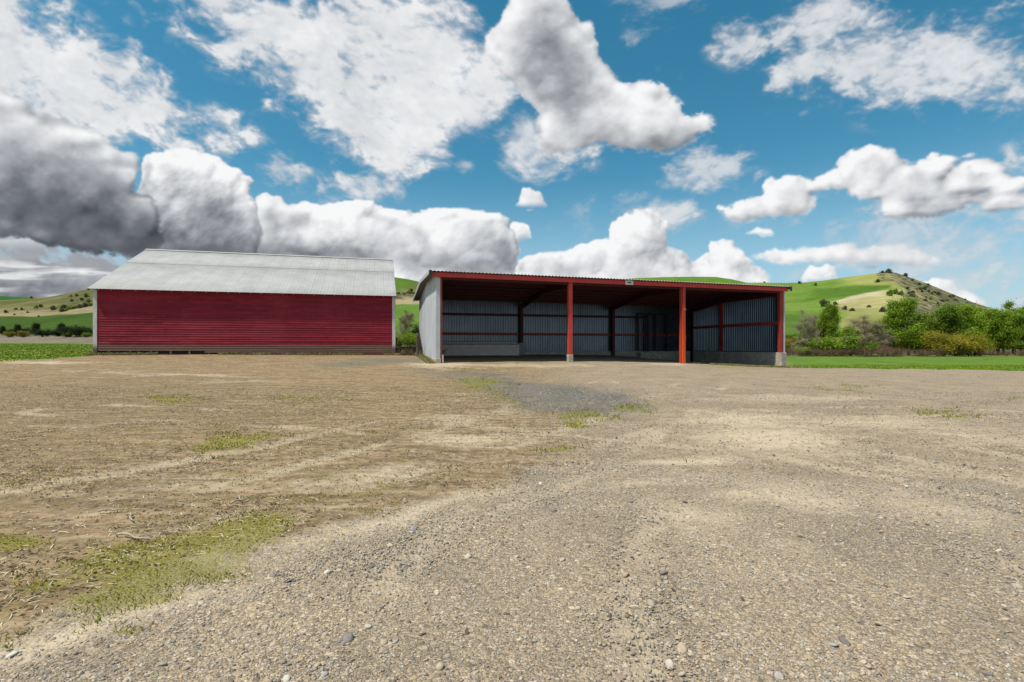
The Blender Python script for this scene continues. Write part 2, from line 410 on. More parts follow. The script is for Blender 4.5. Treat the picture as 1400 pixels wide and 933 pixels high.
# ================================================================== TERRAIN
CP = [ # x, y, z control points of the ground
 (0,0,0),(-3,3,0),(3,3,0),(-8,8,.02),(8,8,0),(0,12,.03),(-14,14,.15),(14,14,.0),(-60,8,.4),(60,8,0),(0,-20,0),(-60,-20,.2),(60,-20,0),
 (-24.5,30,1.0),(-7.8,34.3,.93),(-16,32,.97),(-20,45,1.2),(-4.1,28,.60),(3.44,30.1,.61),(10.7,32.1,.43),(18.1,34.1,.10),
 (-6.8,37.6,.86),(0,39.6,.84),(8,41.7,.80),(12,42.8,.45),(15.4,43.8,.15),(18,36,.06),(24,34,.03),(32,32,0),(26,45,0),(44,81,0),(78,78,0),(60,50,0),(110,80,0),
 (-27,27,.69),(-33,33,1.0),(-50,50,1.45),(-78,95,2.3),(-95,95,2.3),(-140,95,2.2),(-60,30,1.0),(-10,50,1.1),(-10,70,1.4),(10,90,1.2),(-40,95,2.0),(0,20,.24),(-12,22,.42),(10,22,.14),(22,22,.03),
]
_cp = np.array(CP, float)
def _tps(d): return np.where(d > 0, d*d*np.log(np.maximum(d, 1e-9)), 0.0)
_n = len(_cp); _K = _tps(np.hypot(_cp[:, None, 0]-_cp[None, :, 0], _cp[:, None, 1]-_cp[None, :, 1])) + np.eye(_n)*8.0
_P = np.c_[np.ones(_n), _cp[:, :2]]; _M = np.zeros((_n+3, _n+3)); _M[:_n, :_n] = _K; _M[:_n, _n:] = _P; _M[_n:, :_n] = _P.T
_w = np.linalg.solve(_M, np.r_[_cp[:, 2], 0, 0, 0])
def G0(x, y):
    x = np.asarray(x, float); y = np.asarray(y, float)
    xs = np.clip(x, -130, 120); ys = np.clip(y, -30, 100)
    z = _w[_n]+_w[_n+1]*xs+_w[_n+2]*ys
    for i in range(_n): z = z+_w[i]*_tps(np.hypot(xs-_cp[i, 0], ys-_cp[i, 1]))
    far = sm(90, 190, np.hypot(x, y))
    return z*(1-far)+far*np.clip(.9-x/60, 0, 2.0)
def G(x, y):
    x = np.asarray(x, float); y = np.asarray(y, float)
    near = 1-sm(25, 60, np.hypot(x, y))
    return G0(x, y) + ((fbm(x/1.6, y/1.1, 3, 31)-.5)*.05 + (fbm(x/.35, y/.25, 2, 35)-.5)*.016)*near
def proj(x, y, z):
    y = np.maximum(y, .05); return HX+F*x/y, HY-F*(z-EYE)/y
def ground_at(px, py, dmax=140.):
    """where the sight line through a photo pixel meets the ground"""
    u = (px-HX)/F; v = (HY-py)/F; lo = .8
    ds = np.concatenate([np.linspace(1, 40, 400), np.linspace(40, dmax, 400)])
    f = EYE+v*ds-G0(u*ds, ds); k = np.argmax(f < 0) if (f < 0).any() else len(ds)-1
    d = ds[k]; return u*d, d, float(G(u*d, d))

# ---- what covers the ground, written on the sheet as attributes
GREEN = [(230,768,215,42,-17,1.3),(335,725,110,28,-5,1.25),(60,805,85,18,-20,.9),(30,742,55,14,0,.75),(325,607,62,13,-6,1.1),(235,546,42,5,0,1.),(655,525,42,11,0,1.05),(690,545,30,10,25,.8),
 (800,568,48,8,0,.9),(865,562,28,6,0,1.),(790,580,32,6,0,1.),(756,617,27,6,-3,1.),(545,664,26,8,0,1.),(1290,565,52,7,4,.75),(1140,531,55,5,0,.6),(430,545,60,4,0,.6),(15,830,20,6,0,.7),
 (610,668,50,8,-12,.5),(195,858,12,6,0,1.2),(140,845,14,6,0,.6),(290,820,10,6,0,.6),(900,545,40,3,0,.5),(1000,503,60,3,2,.7),(560,590,60,6,0,.4),(640,505,60,4,0,.5),(1390,545,20,4,0,.6),(180,690,80,10,-14,.45),(100,640,60,8,-6,.35),(20,660,30,8,0,.5)]
PALE = [(330,740,200,14,-18,.5),(120,862,190,20,-19,.95),(560,705,170,12,-15,.8),(640,600,110,16,-4,.7),(500,655,150,14,-8,.7),(250,665,220,12,-4,.5),(1060,600,130,26,6,1.),(1010,575,110,14,0,1.),(940,630,90,9,-6,.9),(1080,680,120,24,8,.8),
 (950,715,70,26,10,.7),(1200,580,190,9,2,.8),(1330,600,120,14,4,.7),(720,560,90,10,-5,.5),(1100,545,160,6,0,.7),(250,513,150,2.5,1,.62),(330,522,120,2.0,0,.55),(140,508,70,2.0,0,.6),(60,496,90,2.5,0,.8),(700,500,160,3,0,.7),(940,497,60,3,0,.9),
 (350,637,60,8,-5,.5),(190,760,60,8,-15,.6),(120,700,140,7,-8,.6),(130,582,150,5,-2,.4),(1300,700,120,26,10,.5),(1120,760,60,20,0,.4),(800,540,300,6,0,.3),(620,575,70,7,0,.7),(1330,690,60,14,0,.5),(600,499,50,7,0,.9),(850,860,60,16,0,.3),(1250,640,140,8,5,.5),(870,660,130,8,-6,.5)]
BLUE = [(780,548,100,20,4,1.2),(650,512,110,7,2,.55),(540,493,60,4,0,.9),(470,498,60,4,0,.6),(700,528,80,10,6,.8),(570,506,60,4,0,.4)]
BROWN = [(150,560,260,50,0,.9),(560,640,170,26,-8,1.0),(500,600,150,22,-6,.8),(120,680,200,30,-6,.9),(420,690,120,12,-8,.7),(620,690,60,10,-10,.6),(250,520,260,14,0,.8),(60,620,180,30,0,.7),(350,570,200,22,0,.8),(640,560,90,14,0,.6),(90,760,110,22,-14,.7),(880,524,90,4,3,.5),(450,715,50,8,-8,.9)]
def ell(lst, px, py, grow=1.0):
    acc = np.zeros(px.shape)
    for cx, cy, rx, ry, rot, am in lst:
        t = math.radians(rot); dx = px-cx; dy = py-cy
        u = (dx*math.cos(t)+dy*math.sin(t))/(rx*grow); v = (-dx*math.sin(t)+dy*math.cos(t))/(ry*grow)
        acc = np.maximum(acc, am*np.exp(-(u*u+v*v)*.9))
    return acc
TRK = [[(-40,905),(60,862),(300,752),(560,692),(760,622),(900,562),(965,522),(985,503)],[(1480,572),(1300,562),(1150,562),(950,592),(820,648),(720,745),(640,960)],[(-40,712),(250,652),(520,592),(700,541),(840,508)],[(1480,660),(1200,603),(1000,560),(870,524),(830,503)],[(1480,760),(1250,690),(1020,640),(700,600),(430,575),(100,560)]]
def poly_world(pl):
    q = np.array(pl, float); k = np.linspace(0, len(q)-1, 60); P_ = np.stack([np.interp(k, range(len(q)), q[:, i]) for i in (0, 1)], 1)
    for _ in range(6): P_[1:-1] = (P_[:-2]+2*P_[1:-1]+P_[2:])/4
    return np.array([ground_at(*p)[:2] for p in P_])
TRW = [poly_world(p) for p in TRK]
def tracks(x, y):
    acc = np.zeros(x.shape); sel = (y > 1.2) & (y < 33) & (np.abs(x) < 1.4*y+2)
    X = x[sel]; Y = y[sel]; A = np.zeros(X.shape)
    for w in TRW:
        d = np.full(X.shape, 1e9); sg = np.zeros(X.shape)
        for i in range(len(w)-1):
            ax, ay = w[i]; bx, by = w[i+1]; dx, dy = bx-ax, by-ay; L2 = dx*dx+dy*dy+1e-9
            t = np.clip(((X-ax)*dx+(Y-ay)*dy)/L2, 0, 1); dd = np.hypot(X-ax-t*dx, Y-ay-t*dy); k = dd < d
            d = np.where(k, dd, d)
        g = np.abs(d-.80+(fbm(X/1.5, Y/1.5, 3, 301)-.5)*.25)   # two wheel paths 1.6 m apart
        A = np.maximum(A, np.exp(-(g/.22)**2)*sm(.30, .62, fbm(X/2.2, Y/2.2, 3, 305)))
    acc[sel] = A; return acc*(1-sm(17, 23, y))
GX = [-400,0,100,200,300,400,500,600,660,720,900,1050,1200,1400,1800]
GYv = [1000,868,818,775,748,722,700,682,668,640,610,640,660,640,600]
def masks(x, y, z, full=False):
    px, py = proj(x, y, z)
    wx = (fbm(x/.8, y/.8, 4, 51)-.5); wy = (fbm(x/.8+7, y/.8, 4, 55)-.5)
    sc = np.clip(1/np.maximum(y, 1.5), 0, 1)
    qx = px+wx*420*sc; qy = py+wy*150*sc
    dist = np.maximum(np.hypot(x, y), .1)
    infr = (y > 1.0)
    green = ell(GREEN, qx, qy)*infr; green = green+(fbm(x/.55, y/.3, 4, 225)-.5)*1.1*sm(.1, .5, green); pale = ell(PALE, qx, qy)*infr; blue = ell(BLUE, qx, qy)*infr; brown = ell(BROWN, qx, qy)*infr
    edge = np.interp(px, GX, GYv)
    coarse = sm(-14, 26, qy-edge)*infr
    right = sm(560, 860, px+(wx*260*sc))
    coarse = np.maximum(coarse, right*.55*infr)
    coarse = np.where(y > 1.0, coarse, .8)
    out = (px < -100) | (px > 1500) | (py > 1000)
    n = fbm(x/2.4+40, y/1.3, 4, 61)
    green = np.where(out, sm(.62, .72, n)*.7, green)
    # crop field: right of the shed and left of the barn
    er = np.interp(px, [900,1072,1078,1100,1200,1300,1400,1700], [498,498,500,503,504.5,505.5,507,511])
    el_ = np.interp(px, [-300,-20,60,127,150], [500,495,491.5,487,484])
    jit = (fbm(x/1.3, y/1.3, 4, 63)-.5)*2.4
    fr = (py < er+jit) & (x > .52*y) & (y > 30) & (x*.2685-y*.9633+29 < 14)
    wob = (px > 1069)
    field = np.where(fr & wob, 1.0, 0.0)
    fl = (py < el_+jit*.8) & (px < 128+jit*2) & (y > 22)
    field = np.maximum(field, fl*1.0)
    behind = ((px > 128) & (px < 1069) & (y > 46)) | ((px > 535) & (px < 580) & (y > 35))
    dry = np.where(behind, .9, 0.0)*sm(.3, .6, fbm(x/3, y/3, 3, 71)+.15)
    # dry strip at the field's far edge on the left
    dry = np.maximum(dry, ((px < 135) & (y > 92)).astype(float))
    dry = np.maximum(dry, ((px > 1000) & (y > 80)).astype(float)*.8)
    field = field*(1-np.clip(dry, 0, 1)); field = np.maximum(field, (behind & (y > 46))*(1-dry)*.55)
    stripe = (((px < 130) & (y > 27) & (y < 40)) | ((px > 1000) & (py > er-3.5+jit))).astype(float)*field
    onf = np.maximum(field, dry)
    keep = 1-np.clip(onf*1.5, 0, 1)
    return dict(coarse=coarse*keep, green=green*keep, pale=np.clip(pale*1.0, 0, 1)*keep, blue=blue*keep, brown=np.clip(brown, 0, 1)*keep, field=field, dry=dry, stripe=stripe, track=tracks(x, y)*keep if full else np.zeros(x.shape))

def axis(segs):
    out = [segs[0][0]]
    for a, b, st in segs:
        n = max(1, int(round((b-a)/st))); out += list(np.linspace(a, b, n+1)[1:])
    return np.array(out)
xs = axis([(-6000,-600,900),(-600,-130,40),(-130,-50,4),(-50,-26,.35),(-26,-7,.11),(-7,7,.055),(7,22,.11),(22,50,.3),(50,130,4),(130,600,40),(600,6000,900)])
ys = axis([(-600,-60,90),(-60,-4,8),(-4,1.4,.6),(1.4,7,.045),(7,16,.08),(16,36,.13),(36,60,.5),(60,130,2.5),(130,600,40),(600,9000,900)])
XX, YY = np.meshgrid(xs, ys); ZZ = G(XX, YY)
mk = masks(XX, YY, ZZ, True)
# the yard is rough where the soil is bare, a touch raised where grass grows
nearw = np.exp(-np.hypot(XX, YY)/22)
ZZ = ZZ - mk['track']*.012
ZZ = ZZ + nearw*(mk['brown']*(fbm(XX/.16, YY/.12, 3, 81)-.5)*.045 + np.clip(mk['green'], 0, 1)*.018*fbm(XX/.2, YY/.2, 3, 83))
nx, ny = len(xs), len(ys); idx = np.arange(nx*ny).reshape(ny, nx)
quads = np.stack([idx[:-1, :-1], idx[:-1, 1:], idx[1:, 1:], idx[1:, :-1]], -1).reshape(-1, 4)

def ground_mat():
    m, t, b = mat('ground'); P = t.new('ShaderNodeNewGeometry').outputs['Position']
    P = t.mapping(P, sc=(1, 1, 1))
    flat = t.new('ShaderNodeVectorMath', operation='MULTIPLY'); t.put(flat.inputs[0], P); flat.inputs[1].default_value = (1, 1, 0); Q = flat.outputs[0]
    wob = t.scale(t.vmath('SUBTRACT', t.noise(Q, 18, 2, out='Color'), (.5, .5, .5)), .02); Qw = t.vmath('ADD', Q, wob)
    def vor(scale, vec, feat='F1'):
        v = t.new('ShaderNodeTexVoronoi', feature=feat, voronoi_dimensions='2D'); t.put(v.inputs['Vector'], vec); v.inputs['Scale'].default_value = scale; return v
    v1 = vor(26, Qw); v2 = vor(58, Qw); v3 = vor(120, Q)
    cr = [(0, (.165,.14,.115)), (.18, (.24,.21,.18)), (.4, (.32,.28,.23)), (.58, (.39,.32,.225)), (.72, (.45,.395,.32)), (.86, (.28,.27,.26)), (.95, (.52,.47,.40))]
    def rc(v):
        sp = t.new('ShaderNodeSeparateColor'); t.put(sp.inputs[0], v.outputs['Color']); return t.ramp(sp.outputs[0], cr), sp
    c1, s1 = rc(v1); c2, s2 = rc(v2); c3, s3 = rc(v3)
    d1 = t.rng(v1.outputs['Distance'], .30, .62, 1, 0); d2 = t.rng(v2.outputs['Distance'], .30, .65, 1, 0); d3 = t.rng(v3.outputs['Distance'], .3, .7, 1, 0)
    isb = t.math('MULTIPLY', t.math('GREATER_THAN', s1.outputs[1], .80), d1)
    ism = t.math('MULTIPLY', t.math('GREATER_THAN', s2.outputs[1], .35), d2)
    fine = t.mix(t.math('MULTIPLY', d3, .85), c(.165,.135,.10), c3)
    g = t.mix(ism, fine, c2); g = t.mix(isb, g, c1); g = t.mix(1.0, g, c(1.10,1.04,.95), 'MULTIPLY')
    n1 = t.noise(Q, .9, 6, .6); n2 = t.noise(Q, 6.5, 6, .65); n3 = t.noise(Q, 40, 5, .7)
    g = t.mix(1.0, g, t.ramp(n1, [(.3, (.80,.78,.76)), (.7, (1.18,1.13,1.05))]), 'MULTIPLY')
    coarse = t.attr('coarse'); pale = t.attr('pale'); brown = t.attr('brown'); green = t.attr('green'); blue = t.attr('blue'); field = t.attr('field'); dry = t.attr('dry'); stripe = t.attr('stripe'); track = t.attr('track')
    # packed soil with straw and chips
    soil = t.ramp(t.mixf(.35, n2, n3), [(.30, (.125,.082,.048)), (.47, (.255,.18,.105)), (.60, (.40,.30,.19)), (.72, (.52,.41,.28))])
    st = t.noise(t.mapping(Q, rot=(0, 0, R(12)), sc=(1, 3.0, 1)), 17, 6, .72)
    st2 = t.noise(t.mapping(Q, rot=(0, 0, R(14)), sc=(.45, 2.0, 1)), 1.7, 7, .68); st3 = t.noise(t.mapping(Q, rot=(0, 0, R(10)), sc=(.5, 1.8, 1)), 4.6, 7, .70)
    soil = t.mix(t.math('MULTIPLY', t.rng(st2, .50, .40), .55), soil, c(.125,.085,.052))
    soil = t.mix(t.math('MULTIPLY', t.rng(st2, .53, .66), .60), soil, c(.46,.355,.235))
    soil = t.mix(t.math('MULTIPLY', t.rng(st3, .49, .38), .50), soil, c(.105,.075,.048))
    soil = t.mix(t.math('MULTIPLY', t.rng(st, .54, .68), .70), soil, c(.52,.43,.30))
    soil = t.mix(t.math('MULTIPLY', t.rng(st, .46, .36), .55), soil, c(.095,.062,.04))
    soil = t.mix(t.math('MULTIPLY', t.rng(n3, .58, .72), .5), soil, c(.30,.27,.235)); soil = t.mix(1.0, soil, c(.90,.87,.82), 'MULTIPLY')
    paleC = t.ramp(n2, [(.3, (.46,.36,.235)), (.7, (.60,.49,.345))])
    paleC = t.mix(t.math('MULTIPLY', ism, .55), paleC, c2)
    fac = t.rng(t.math('ADD', coarse, t.math('MULTIPLY', t.math('SUBTRACT', n2, .5), .9)), .22, .62)
    col = t.mix(fac, soil, g)
    fb = t.rng(t.math('ADD', brown, t.math('MULTIPLY', t.math('SUBTRACT', n1, .5), 1.0)), .35, .85)
    bc = t.mix(t.rng(st, .5, .72), t.ramp(n2, [(.3, (.11,.075,.046)), (.7, (.25,.175,.105))]), c(.36,.285,.175))
    col = t.mix(t.math('MULTIPLY', fb, .5), col, bc)
    fp = t.rng(t.math('ADD', t.math('MULTIPLY', pale, 1.2), t.math('ADD', t.math('MULTIPLY', t.math('SUBTRACT', t.mixf(.5, n2, n1), .5), 1.5), t.math('MULTIPLY', t.math('SUBTRACT', st2, .5), 1.3))), .18, 1.25)
    fp = t.math('MAXIMUM', fp, t.math('MULTIPLY', t.rng(t.math('ADD', track, t.math('MULTIPLY', t.math('SUBTRACT', n2, .5), .9)), .25, .9), .55))
    col = t.mix(t.math('MULTIPLY', fp, .85), col, paleC)
    fbl = t.rng(t.math('ADD', t.math('MULTIPLY', blue, 1.25), t.math('MULTIPLY', t.math('SUBTRACT', n2, .5), 1.4)), .3, .85)
    col = t.mix(t.math('MULTIPLY', fbl, .85), col, t.mix(1.0, g, c(.46,.54,.66), 'MULTIPLY'))
    wd = t.rng(t.math('ADD', t.noise(t.mapping(Q, rot=(0, 0, R(10)), sc=(1, 1.8, 1)), 1.7, 7, .72), t.math('MULTIPLY', coarse, -.22)), .50, .64)
    wdc = t.ramp(n3, [(.3, (.12,.10,.025)), (.7, (.29,.245,.06))])
    col = t.mix(t.math('MULTIPLY', wd, t.math('SUBTRACT', .42, t.math('MULTIPLY', fp, .25))), col, wdc)
    fg = t.rng(t.math('ADD', green, t.math('MULTIPLY', t.math('SUBTRACT', t.mixf(.55, n2, n3), .5), 2.4)), .40, 1.0)
    gc = t.ramp(n3, [(.34, (.12,.09,.04)), (.5, (.19,.18,.025)), (.7, (.31,.30,.04))])
    col = t.mix(t.math('MULTIPLY', fg, .68), col, gc)
    far = t.noise(Q, .35, 4, .6)
    fc = t.ramp(t.mixf(.5, far, t.noise(t.mapping(Q, sc=(.3, 1, 1)), 1.4, 5, .65)), [(.38, (.035,.075,.012)), (.46, (.085,.155,.018)), (.68, (.15,.225,.024))])
    fc = t.mix(t.math('MULTIPLY', t.rng(t.noise(t.mapping(Q, sc=(.12, 1, 1)), .5, 4, .6), .50, .62), stripe), fc, c(.26,.25,.04))
    col = t.mix(field, col, fc)
    dc = t.ramp(t.noise(t.mapping(Q, sc=(.5, 1, 1)), 1.1, 6, .7), [(.3, (.15,.12,.075)), (.55, (.26,.205,.13)), (.75, (.34,.28,.19))])
    col = t.mix(dry, col, dc)
    t.put(b.inputs['Base Color'], col); b.inputs['Roughness'].default_value = .95; b.inputs['Specular IOR Level'].default_value = .12
    hh = t.math('ADD', t.math('MULTIPLY', d3, .25), t.math('MULTIPLY', ism, .6)); hh = t.math('ADD', hh, t.math('MULTIPLY', isb, 1.3))
    hh = t.math('MULTIPLY', hh, t.math('MULTIPLY_ADD', fac, .8, .2))
    hh = t.math('ADD', hh, t.math('ADD', t.math('MULTIPLY', n3, .9), t.math('MULTIPLY', st, .7)))
    hh = t.math('MULTIPLY', hh, t.math('SUBTRACT', 1.0, t.math('MULTIPLY', fp, .6)))
    t.put(b.inputs['Normal'], t.bump(hh, .7, .011))
    return m
GM = ground_mat()
gnd = np_mesh('ground', np.c_[XX.ravel(), YY.ravel(), ZZ.ravel()], quads, GM, smooth=True, attrs={k: v.ravel() for k, v in mk.items()})
tag(gnd, kind='structure')

# ================================================================== HILLS
def hill_mat():
    m, t, b = mat('hill'); Q = t.new('ShaderNodeNewGeometry').outputs['Position']
    n1 = t.noise(Q, .035, 6, .6); n2 = t.noise(Q, .22, 6, .68); scr = t.attr('scrub'); base = t.attr('tint', 'Color')
    col = t.mix(1.0, base, t.ramp(n1, [(.3, .82), (.7, 1.2)]), 'MULTIPLY')
    col = t.mix(1.0, col, t.ramp(n2, [(.3, .84), (.7, 1.15)]), 'MULTIPLY')
    v = t.new('ShaderNodeTexVoronoi'); t.put(v.inputs['Vector'], Q); v.inputs['Scale'].default_value = .24
    clump = t.rng(t.math('ADD', t.noise(Q, .16, 7, .72), t.math('MULTIPLY', v.outputs['Distance'], -.12)), .39, .50)
    col = t.mix(t.math('MULTIPLY', clump, scr), col, t.ramp(n2, [(.35, (.055,.065,.028)), (.7, (.12,.115,.06))]))
    t.put(b.inputs['Base Color'], col); b.inputs['Roughness'].default_value = 1; b.inputs['Specular IOR Level'].default_value = .05
    t.put(b.inputs['Normal'], t.bump(t.math('MULTIPLY', clump, scr), .6, 1.2))
    return m
HM = hill_mat()
class Hill:
    def __init__(s, name, sky_pts, foot, d0, d1, p, u0, u1, paint, seed=1, rough=1.0, back=1.6):
        s.sp = sky_pts; s.foot = foot; s.d0 = d0; s.d1 = d1; s.p = p
        cols = np.arange(u0, u1+1, 3.0); rows = np.concatenate([np.linspace(0, 1, 90), np.linspace(1, back, 14)[1:]])
        PX, Wd = np.meshgrid(cols, rows)
        D, PY = s.dpy(PX, np.minimum(Wd, 1)); D = D+np.maximum(Wd-1, 0)*(s.d1v(PX)-s.d0v(PX))
        Z = EYE+(HY-PY)/F*np.where(Wd > 1, s.d1v(PX), D)
        Z[0] -= 9.0; D = D.copy(); D[0] -= 6.0
        over = np.maximum(Wd-1, 0); Z = Z-over*over*60-over*4
        X = (PX-HX)/F*D
        Z = Z+(fbm(X/26, D/26, 4, seed)-.5)*3.2*rough*np.clip(Wd*4, 0, 1)*np.where(Wd > .93, np.clip((1-Wd)*14, .12, 1), 1)
        n = len(cols); r = len(rows); idx = np.arange(n*r).reshape(r, n)
        q = np.stack([idx[:-1, :-1], idx[:-1, 1:], idx[1:, 1:], idx[1:, :-1]], -1).reshape(-1, 4)
        tint, scrub = paint(PX, PY, X, D)
        s.o = tag(np_mesh(name, np.c_[X.ravel(), D.ravel(), Z.ravel()], q, HM, smooth=True, attrs={'tint': tint.reshape(-1, 3), 'scrub': scrub.ravel()}), kind='structure')
        s.seed = seed; s.rough = rough
    def d0v(s, px): return np.interp(px, *zip(*s.d0))
    def d1v(s, px): return np.interp(px, *zip(*s.d1))
    def dpy(s, px, w):
        f = np.interp(px, *zip(*s.foot)); k = np.interp(px, *zip(*s.sp))
        return s.d0v(px)+(s.d1v(px)-s.d0v(px))*w, f+(k-f)*w**s.p
    def at(s, px, py):
        f = float(np.interp(px, *zip(*s.foot))); k = float(np.interp(px, *zip(*s.sp)))
        w = np.clip((py-f)/(k-f), 0, 1)**(1/s.p); D = s.d0v(px)+(s.d1v(px)-s.d0v(px))*w
        X = (px-HX)/F*D; Z = EYE+(HY-py)/F*D
        Z += (fbm(np.array(X/26), np.array(D/26), 4, s.seed)-.5)*3.2*s.rough*min(1, w*4)*(1 if w <= .93 else min(1, max((1-w)*14, .12)))
        return float(X), float(D), float(Z)
def C3(*a): return np.array(a, float)
GRN = C3(.082,.150,.020); DGR = C3(.025,.10,.016); LGR = C3(.135,.205,.035); TAN = C3(.28,.225,.13); OLV = C3(.105,.105,.035); YOL = C3(.245,.25,.075); GRY = C3(.175,.165,.090)
def lay(tint, msk, colr): return tint*(1-msk[..., None])+colr*msk[..., None]
def paint_left(PX, PY, X, D):
    n = (fbm(X/30, D/30, 4, 5)-.5); q = PY+n*9
    t = np.ones(PX.shape+(3,))*OLV; sc = np.ones(PX.shape)*.25
    t = lay(t, sm(.45, .65, fbm(X/22, D/30, 4, 9)), C3(.165,.145,.06))
    bl = np.interp(PX, [-200,0,66,125,300,540,575,800], [428,427,426,422,414,409,408,406])   # tan strip
    t = lay(t, sm(bl-4, bl-1, q)*(1-sm(bl+5, bl+8, q)), TAN*.92); 
    scl = sm(60, 110, PX)*(sm(400, 408, q)*(1-sm(bl-6, bl-2, q))); sc = np.maximum(sc, scl*.95)
    t = lay(t, sm(bl+5, bl+8, q+2*n), GRN*(.50+.50*sm(300,500,PX)[..., None])); sc = sc*(1-sm(bl+2, bl+6, q))  # green darkens leftwards: cloud shadow painted into the field colour
    t = lay(t, sm(457, 460, PY+n*3)*(1-sm(300, 420, PX)), C3(.19,.155,.115)*(.70+.5*fbm(X/3, D/8, 3, 12))[..., None])
    # saddle between the two buildings: bright crop on top
    mid = sm(430, 520, PX)
    t = lay(t, mid*(1-sm(397, 401, q+np.clip(PX-545, 0, 60)*.35)), GRN*.95)
    sb = mid*sm(398, 401, q)*(1-sm(bl-1, bl+2, q)); t = lay(t, sb*.9, GRY); sc = np.maximum(sc*(1-mid), sb)
    t = lay(t, mid*sm(bl-2, bl, PY+n*5)*(1-sm(bl+7, bl+9, PY+n*5)), TAN)
    t = lay(t, mid*sm(416, 419, PY+n*4), GRN*1.05)
    return t, sc
def paint_plain(colr):
    def f(PX, PY, X, D): return np.ones(PX.shape+(3,))*colr, np.zeros(PX.shape)
    return f
def paint_right(PX, PY, X, D):
    n = (fbm(X/34, D/34, 4, 15)-.5); q = PY+n*8; w = PX+n*26
    t = np.ones(PX.shape+(3,))*LGR*.95; sc = np.zeros(PX.shape)
    t = lay(t, sm(.42, .6, fbm(X/60, D/26, 4, 19)), GRN*1.15)
    # pale olive crest and shoulder
    t = lay(t, sm(1130, 1180, w)*(1-sm(390, 395, q+(1200-PX)*.05)), YOL)
    # dark crop tongue
    top = np.interp(PX, [1080,1120,1160,1200,1222], [396,394,393,391,390]); bot = np.interp(PX, [1080,1120,1160,1190,1222], [418,409,404,399,393])
    t = lay(t, sm(top-1, top+1, PY+n*3)*(1-sm(bot-1, bot+1, PY+n*3))*sm(1095, 1115, w)*(1-sm(1214, 1222, PX)), GRN*.9)
    # tan and straw slope
    tt = np.interp(PX, [1140,1160,1190,1215,1240], [412,405,399,396,394])
    m = sm(tt-1, tt+2, PY+n*3)*sm(1132, 1154, PX-(PY-400)*.3+n*30)*(1-sm(1262, 1272, w)); t = lay(t, m, C3(.31,.285,.125))
    ridge = m*(1-sm(tt+3, tt+9, PY+n*3))*(1-sm(1195, 1215, PX)); t = lay(t, ridge, C3(.40,.34,.22))
    t = lay(t, m*sm(418, 428, q), YOL*.8)
    t = lay(t, sm(424, 432, q)*(1-sm(1140, 1150, PX))*.8, GRN*.8)
    # scrubby right flank
    fl = sm(0, 10, w-np.interp(PY, [370,380,395,420,440], [1196,1216,1228,1234,1236])); t = lay(t, fl, GRY*1.05); sc = np.maximum(sc, fl*1.0)
    t = lay(t, fl*sm(.52, .64, fbm(X/14, D/20, 3, 29)), C3(.27,.235,.115))
    sc = np.maximum(sc, sm(1195, 1205, PX)*(1-sm(385, 388, PY))*.9)
    return t, sc
hill_back = Hill('hill', [(-500,401),(-100,403),(0,405),(40,407),(80,409),(200,425),(300,440)], [(-500,455),(300,455)], [(-500,420),(300,420)], [(-500,760),(300,760)], .9, -500, 290, paint_plain(DGR), 3, .6)
hill_left = Hill('hill', [(-500,412),(-100,413),(0,411),(30,409),(50,408),(67,406),(90,402),(112,397),(125,395),(250,384),(400,377),(540,379.5),(557,382),(575,386),(700,398),(850,420),(960,440)],
                 [(-500,469.5),(130,469.5),(400,470),(560,471),(960,474)], [(-500,95),(130,95),(400,95),(560,92),(960,110)], [(-500,420),(400,400),(575,360),(960,330)], .85, -500, 955, paint_left, 7, .8)
hill_far = Hill('hill', [(700,400),(800,388),(868,380.5),(910,379),(950,378.5),(980,379),(1000,382),(1018,386),(1050,394),(1100,410)], [(700,450),(1100,450)], [(700,420),(1100,420)], [(700,820),(1100,820)], .9, 700, 1100, paint_plain(GRN*1.15), 9, .5)
hill_right = Hill('hill', [(900,392),(1000,387),(1046,386.5),(1075,387),(1100,386.5),(1125,384),(1162,378.5),(1200,373.5),(1212,371.5),(1225,373),(1245,380),(1267,387.5),(1300,401),(1330,413.5),(1360,423),(1400,433),(1500,447),(1900,458)],
                 [(900,479),(1900,480)], [(900,110),(1900,110)], [(900,470),(1225,450),(1400,430),(1900,380)], .95, 900, 1900, paint_right, 13, .8)

# ================================================================== PLANTS
def leaf_mat(name, a, bcol, cc, rough=.7):
    m, t, b = mat(name); g = t.new('ShaderNodeNewGeometry'); ob = t.new('ShaderNodeObjectInfo')
    n = t.noise(g.outputs['Position'], .55, 3, .6)
    r = t.math('ADD', t.math('MULTIPLY', g.outputs['Random Per Island'], .55), t.math('MULTIPLY', t.rng(n, .3, .7), .45))
    col = t.ramp(r, [(0, a), (.5, bcol), (1, cc)])
    col = t.mix(1.0, col, t.ramp(ob.outputs['Random'], [(0, .82), (1, 1.15)]), 'MULTIPLY')
    t.put(b.inputs['Base Color'], col); b.inputs['Roughness'].default_value = rough; b.inputs['Specular IOR Level'].default_value = .2
    tr = t.new('ShaderNodeBsdfTranslucent'); t.put(tr.inputs[0], col); ms = t.new('ShaderNodeMixShader'); ms.inputs[0].default_value = .35
    o = m.node_tree.nodes['Material Output']; t.l.new(b.outputs[0], ms.inputs[1]); t.l.new(tr.outputs[0], ms.inputs[2]); t.l.new(ms.outputs[0], o.inputs[0])
    return m
def bark_mat(name, a, bcol):
    m, t, b = mat(name); P = t.obj(); n = t.noise(t.mapping(P, sc=(3, 3, .6)), 3, 5, .7)
    t.put(b.inputs['Base Color'], t.ramp(n, [(.3, a), (.7, bcol)])); b.inputs['Roughness'].default_value = .9; return m
L_GREEN = leaf_mat('leaf_fresh', (.11,.20,.014), (.22,.34,.024), (.38,.48,.05))
L_DEEP = leaf_mat('leaf_deep', (.07,.13,.014), (.15,.235,.022), (.26,.35,.04))
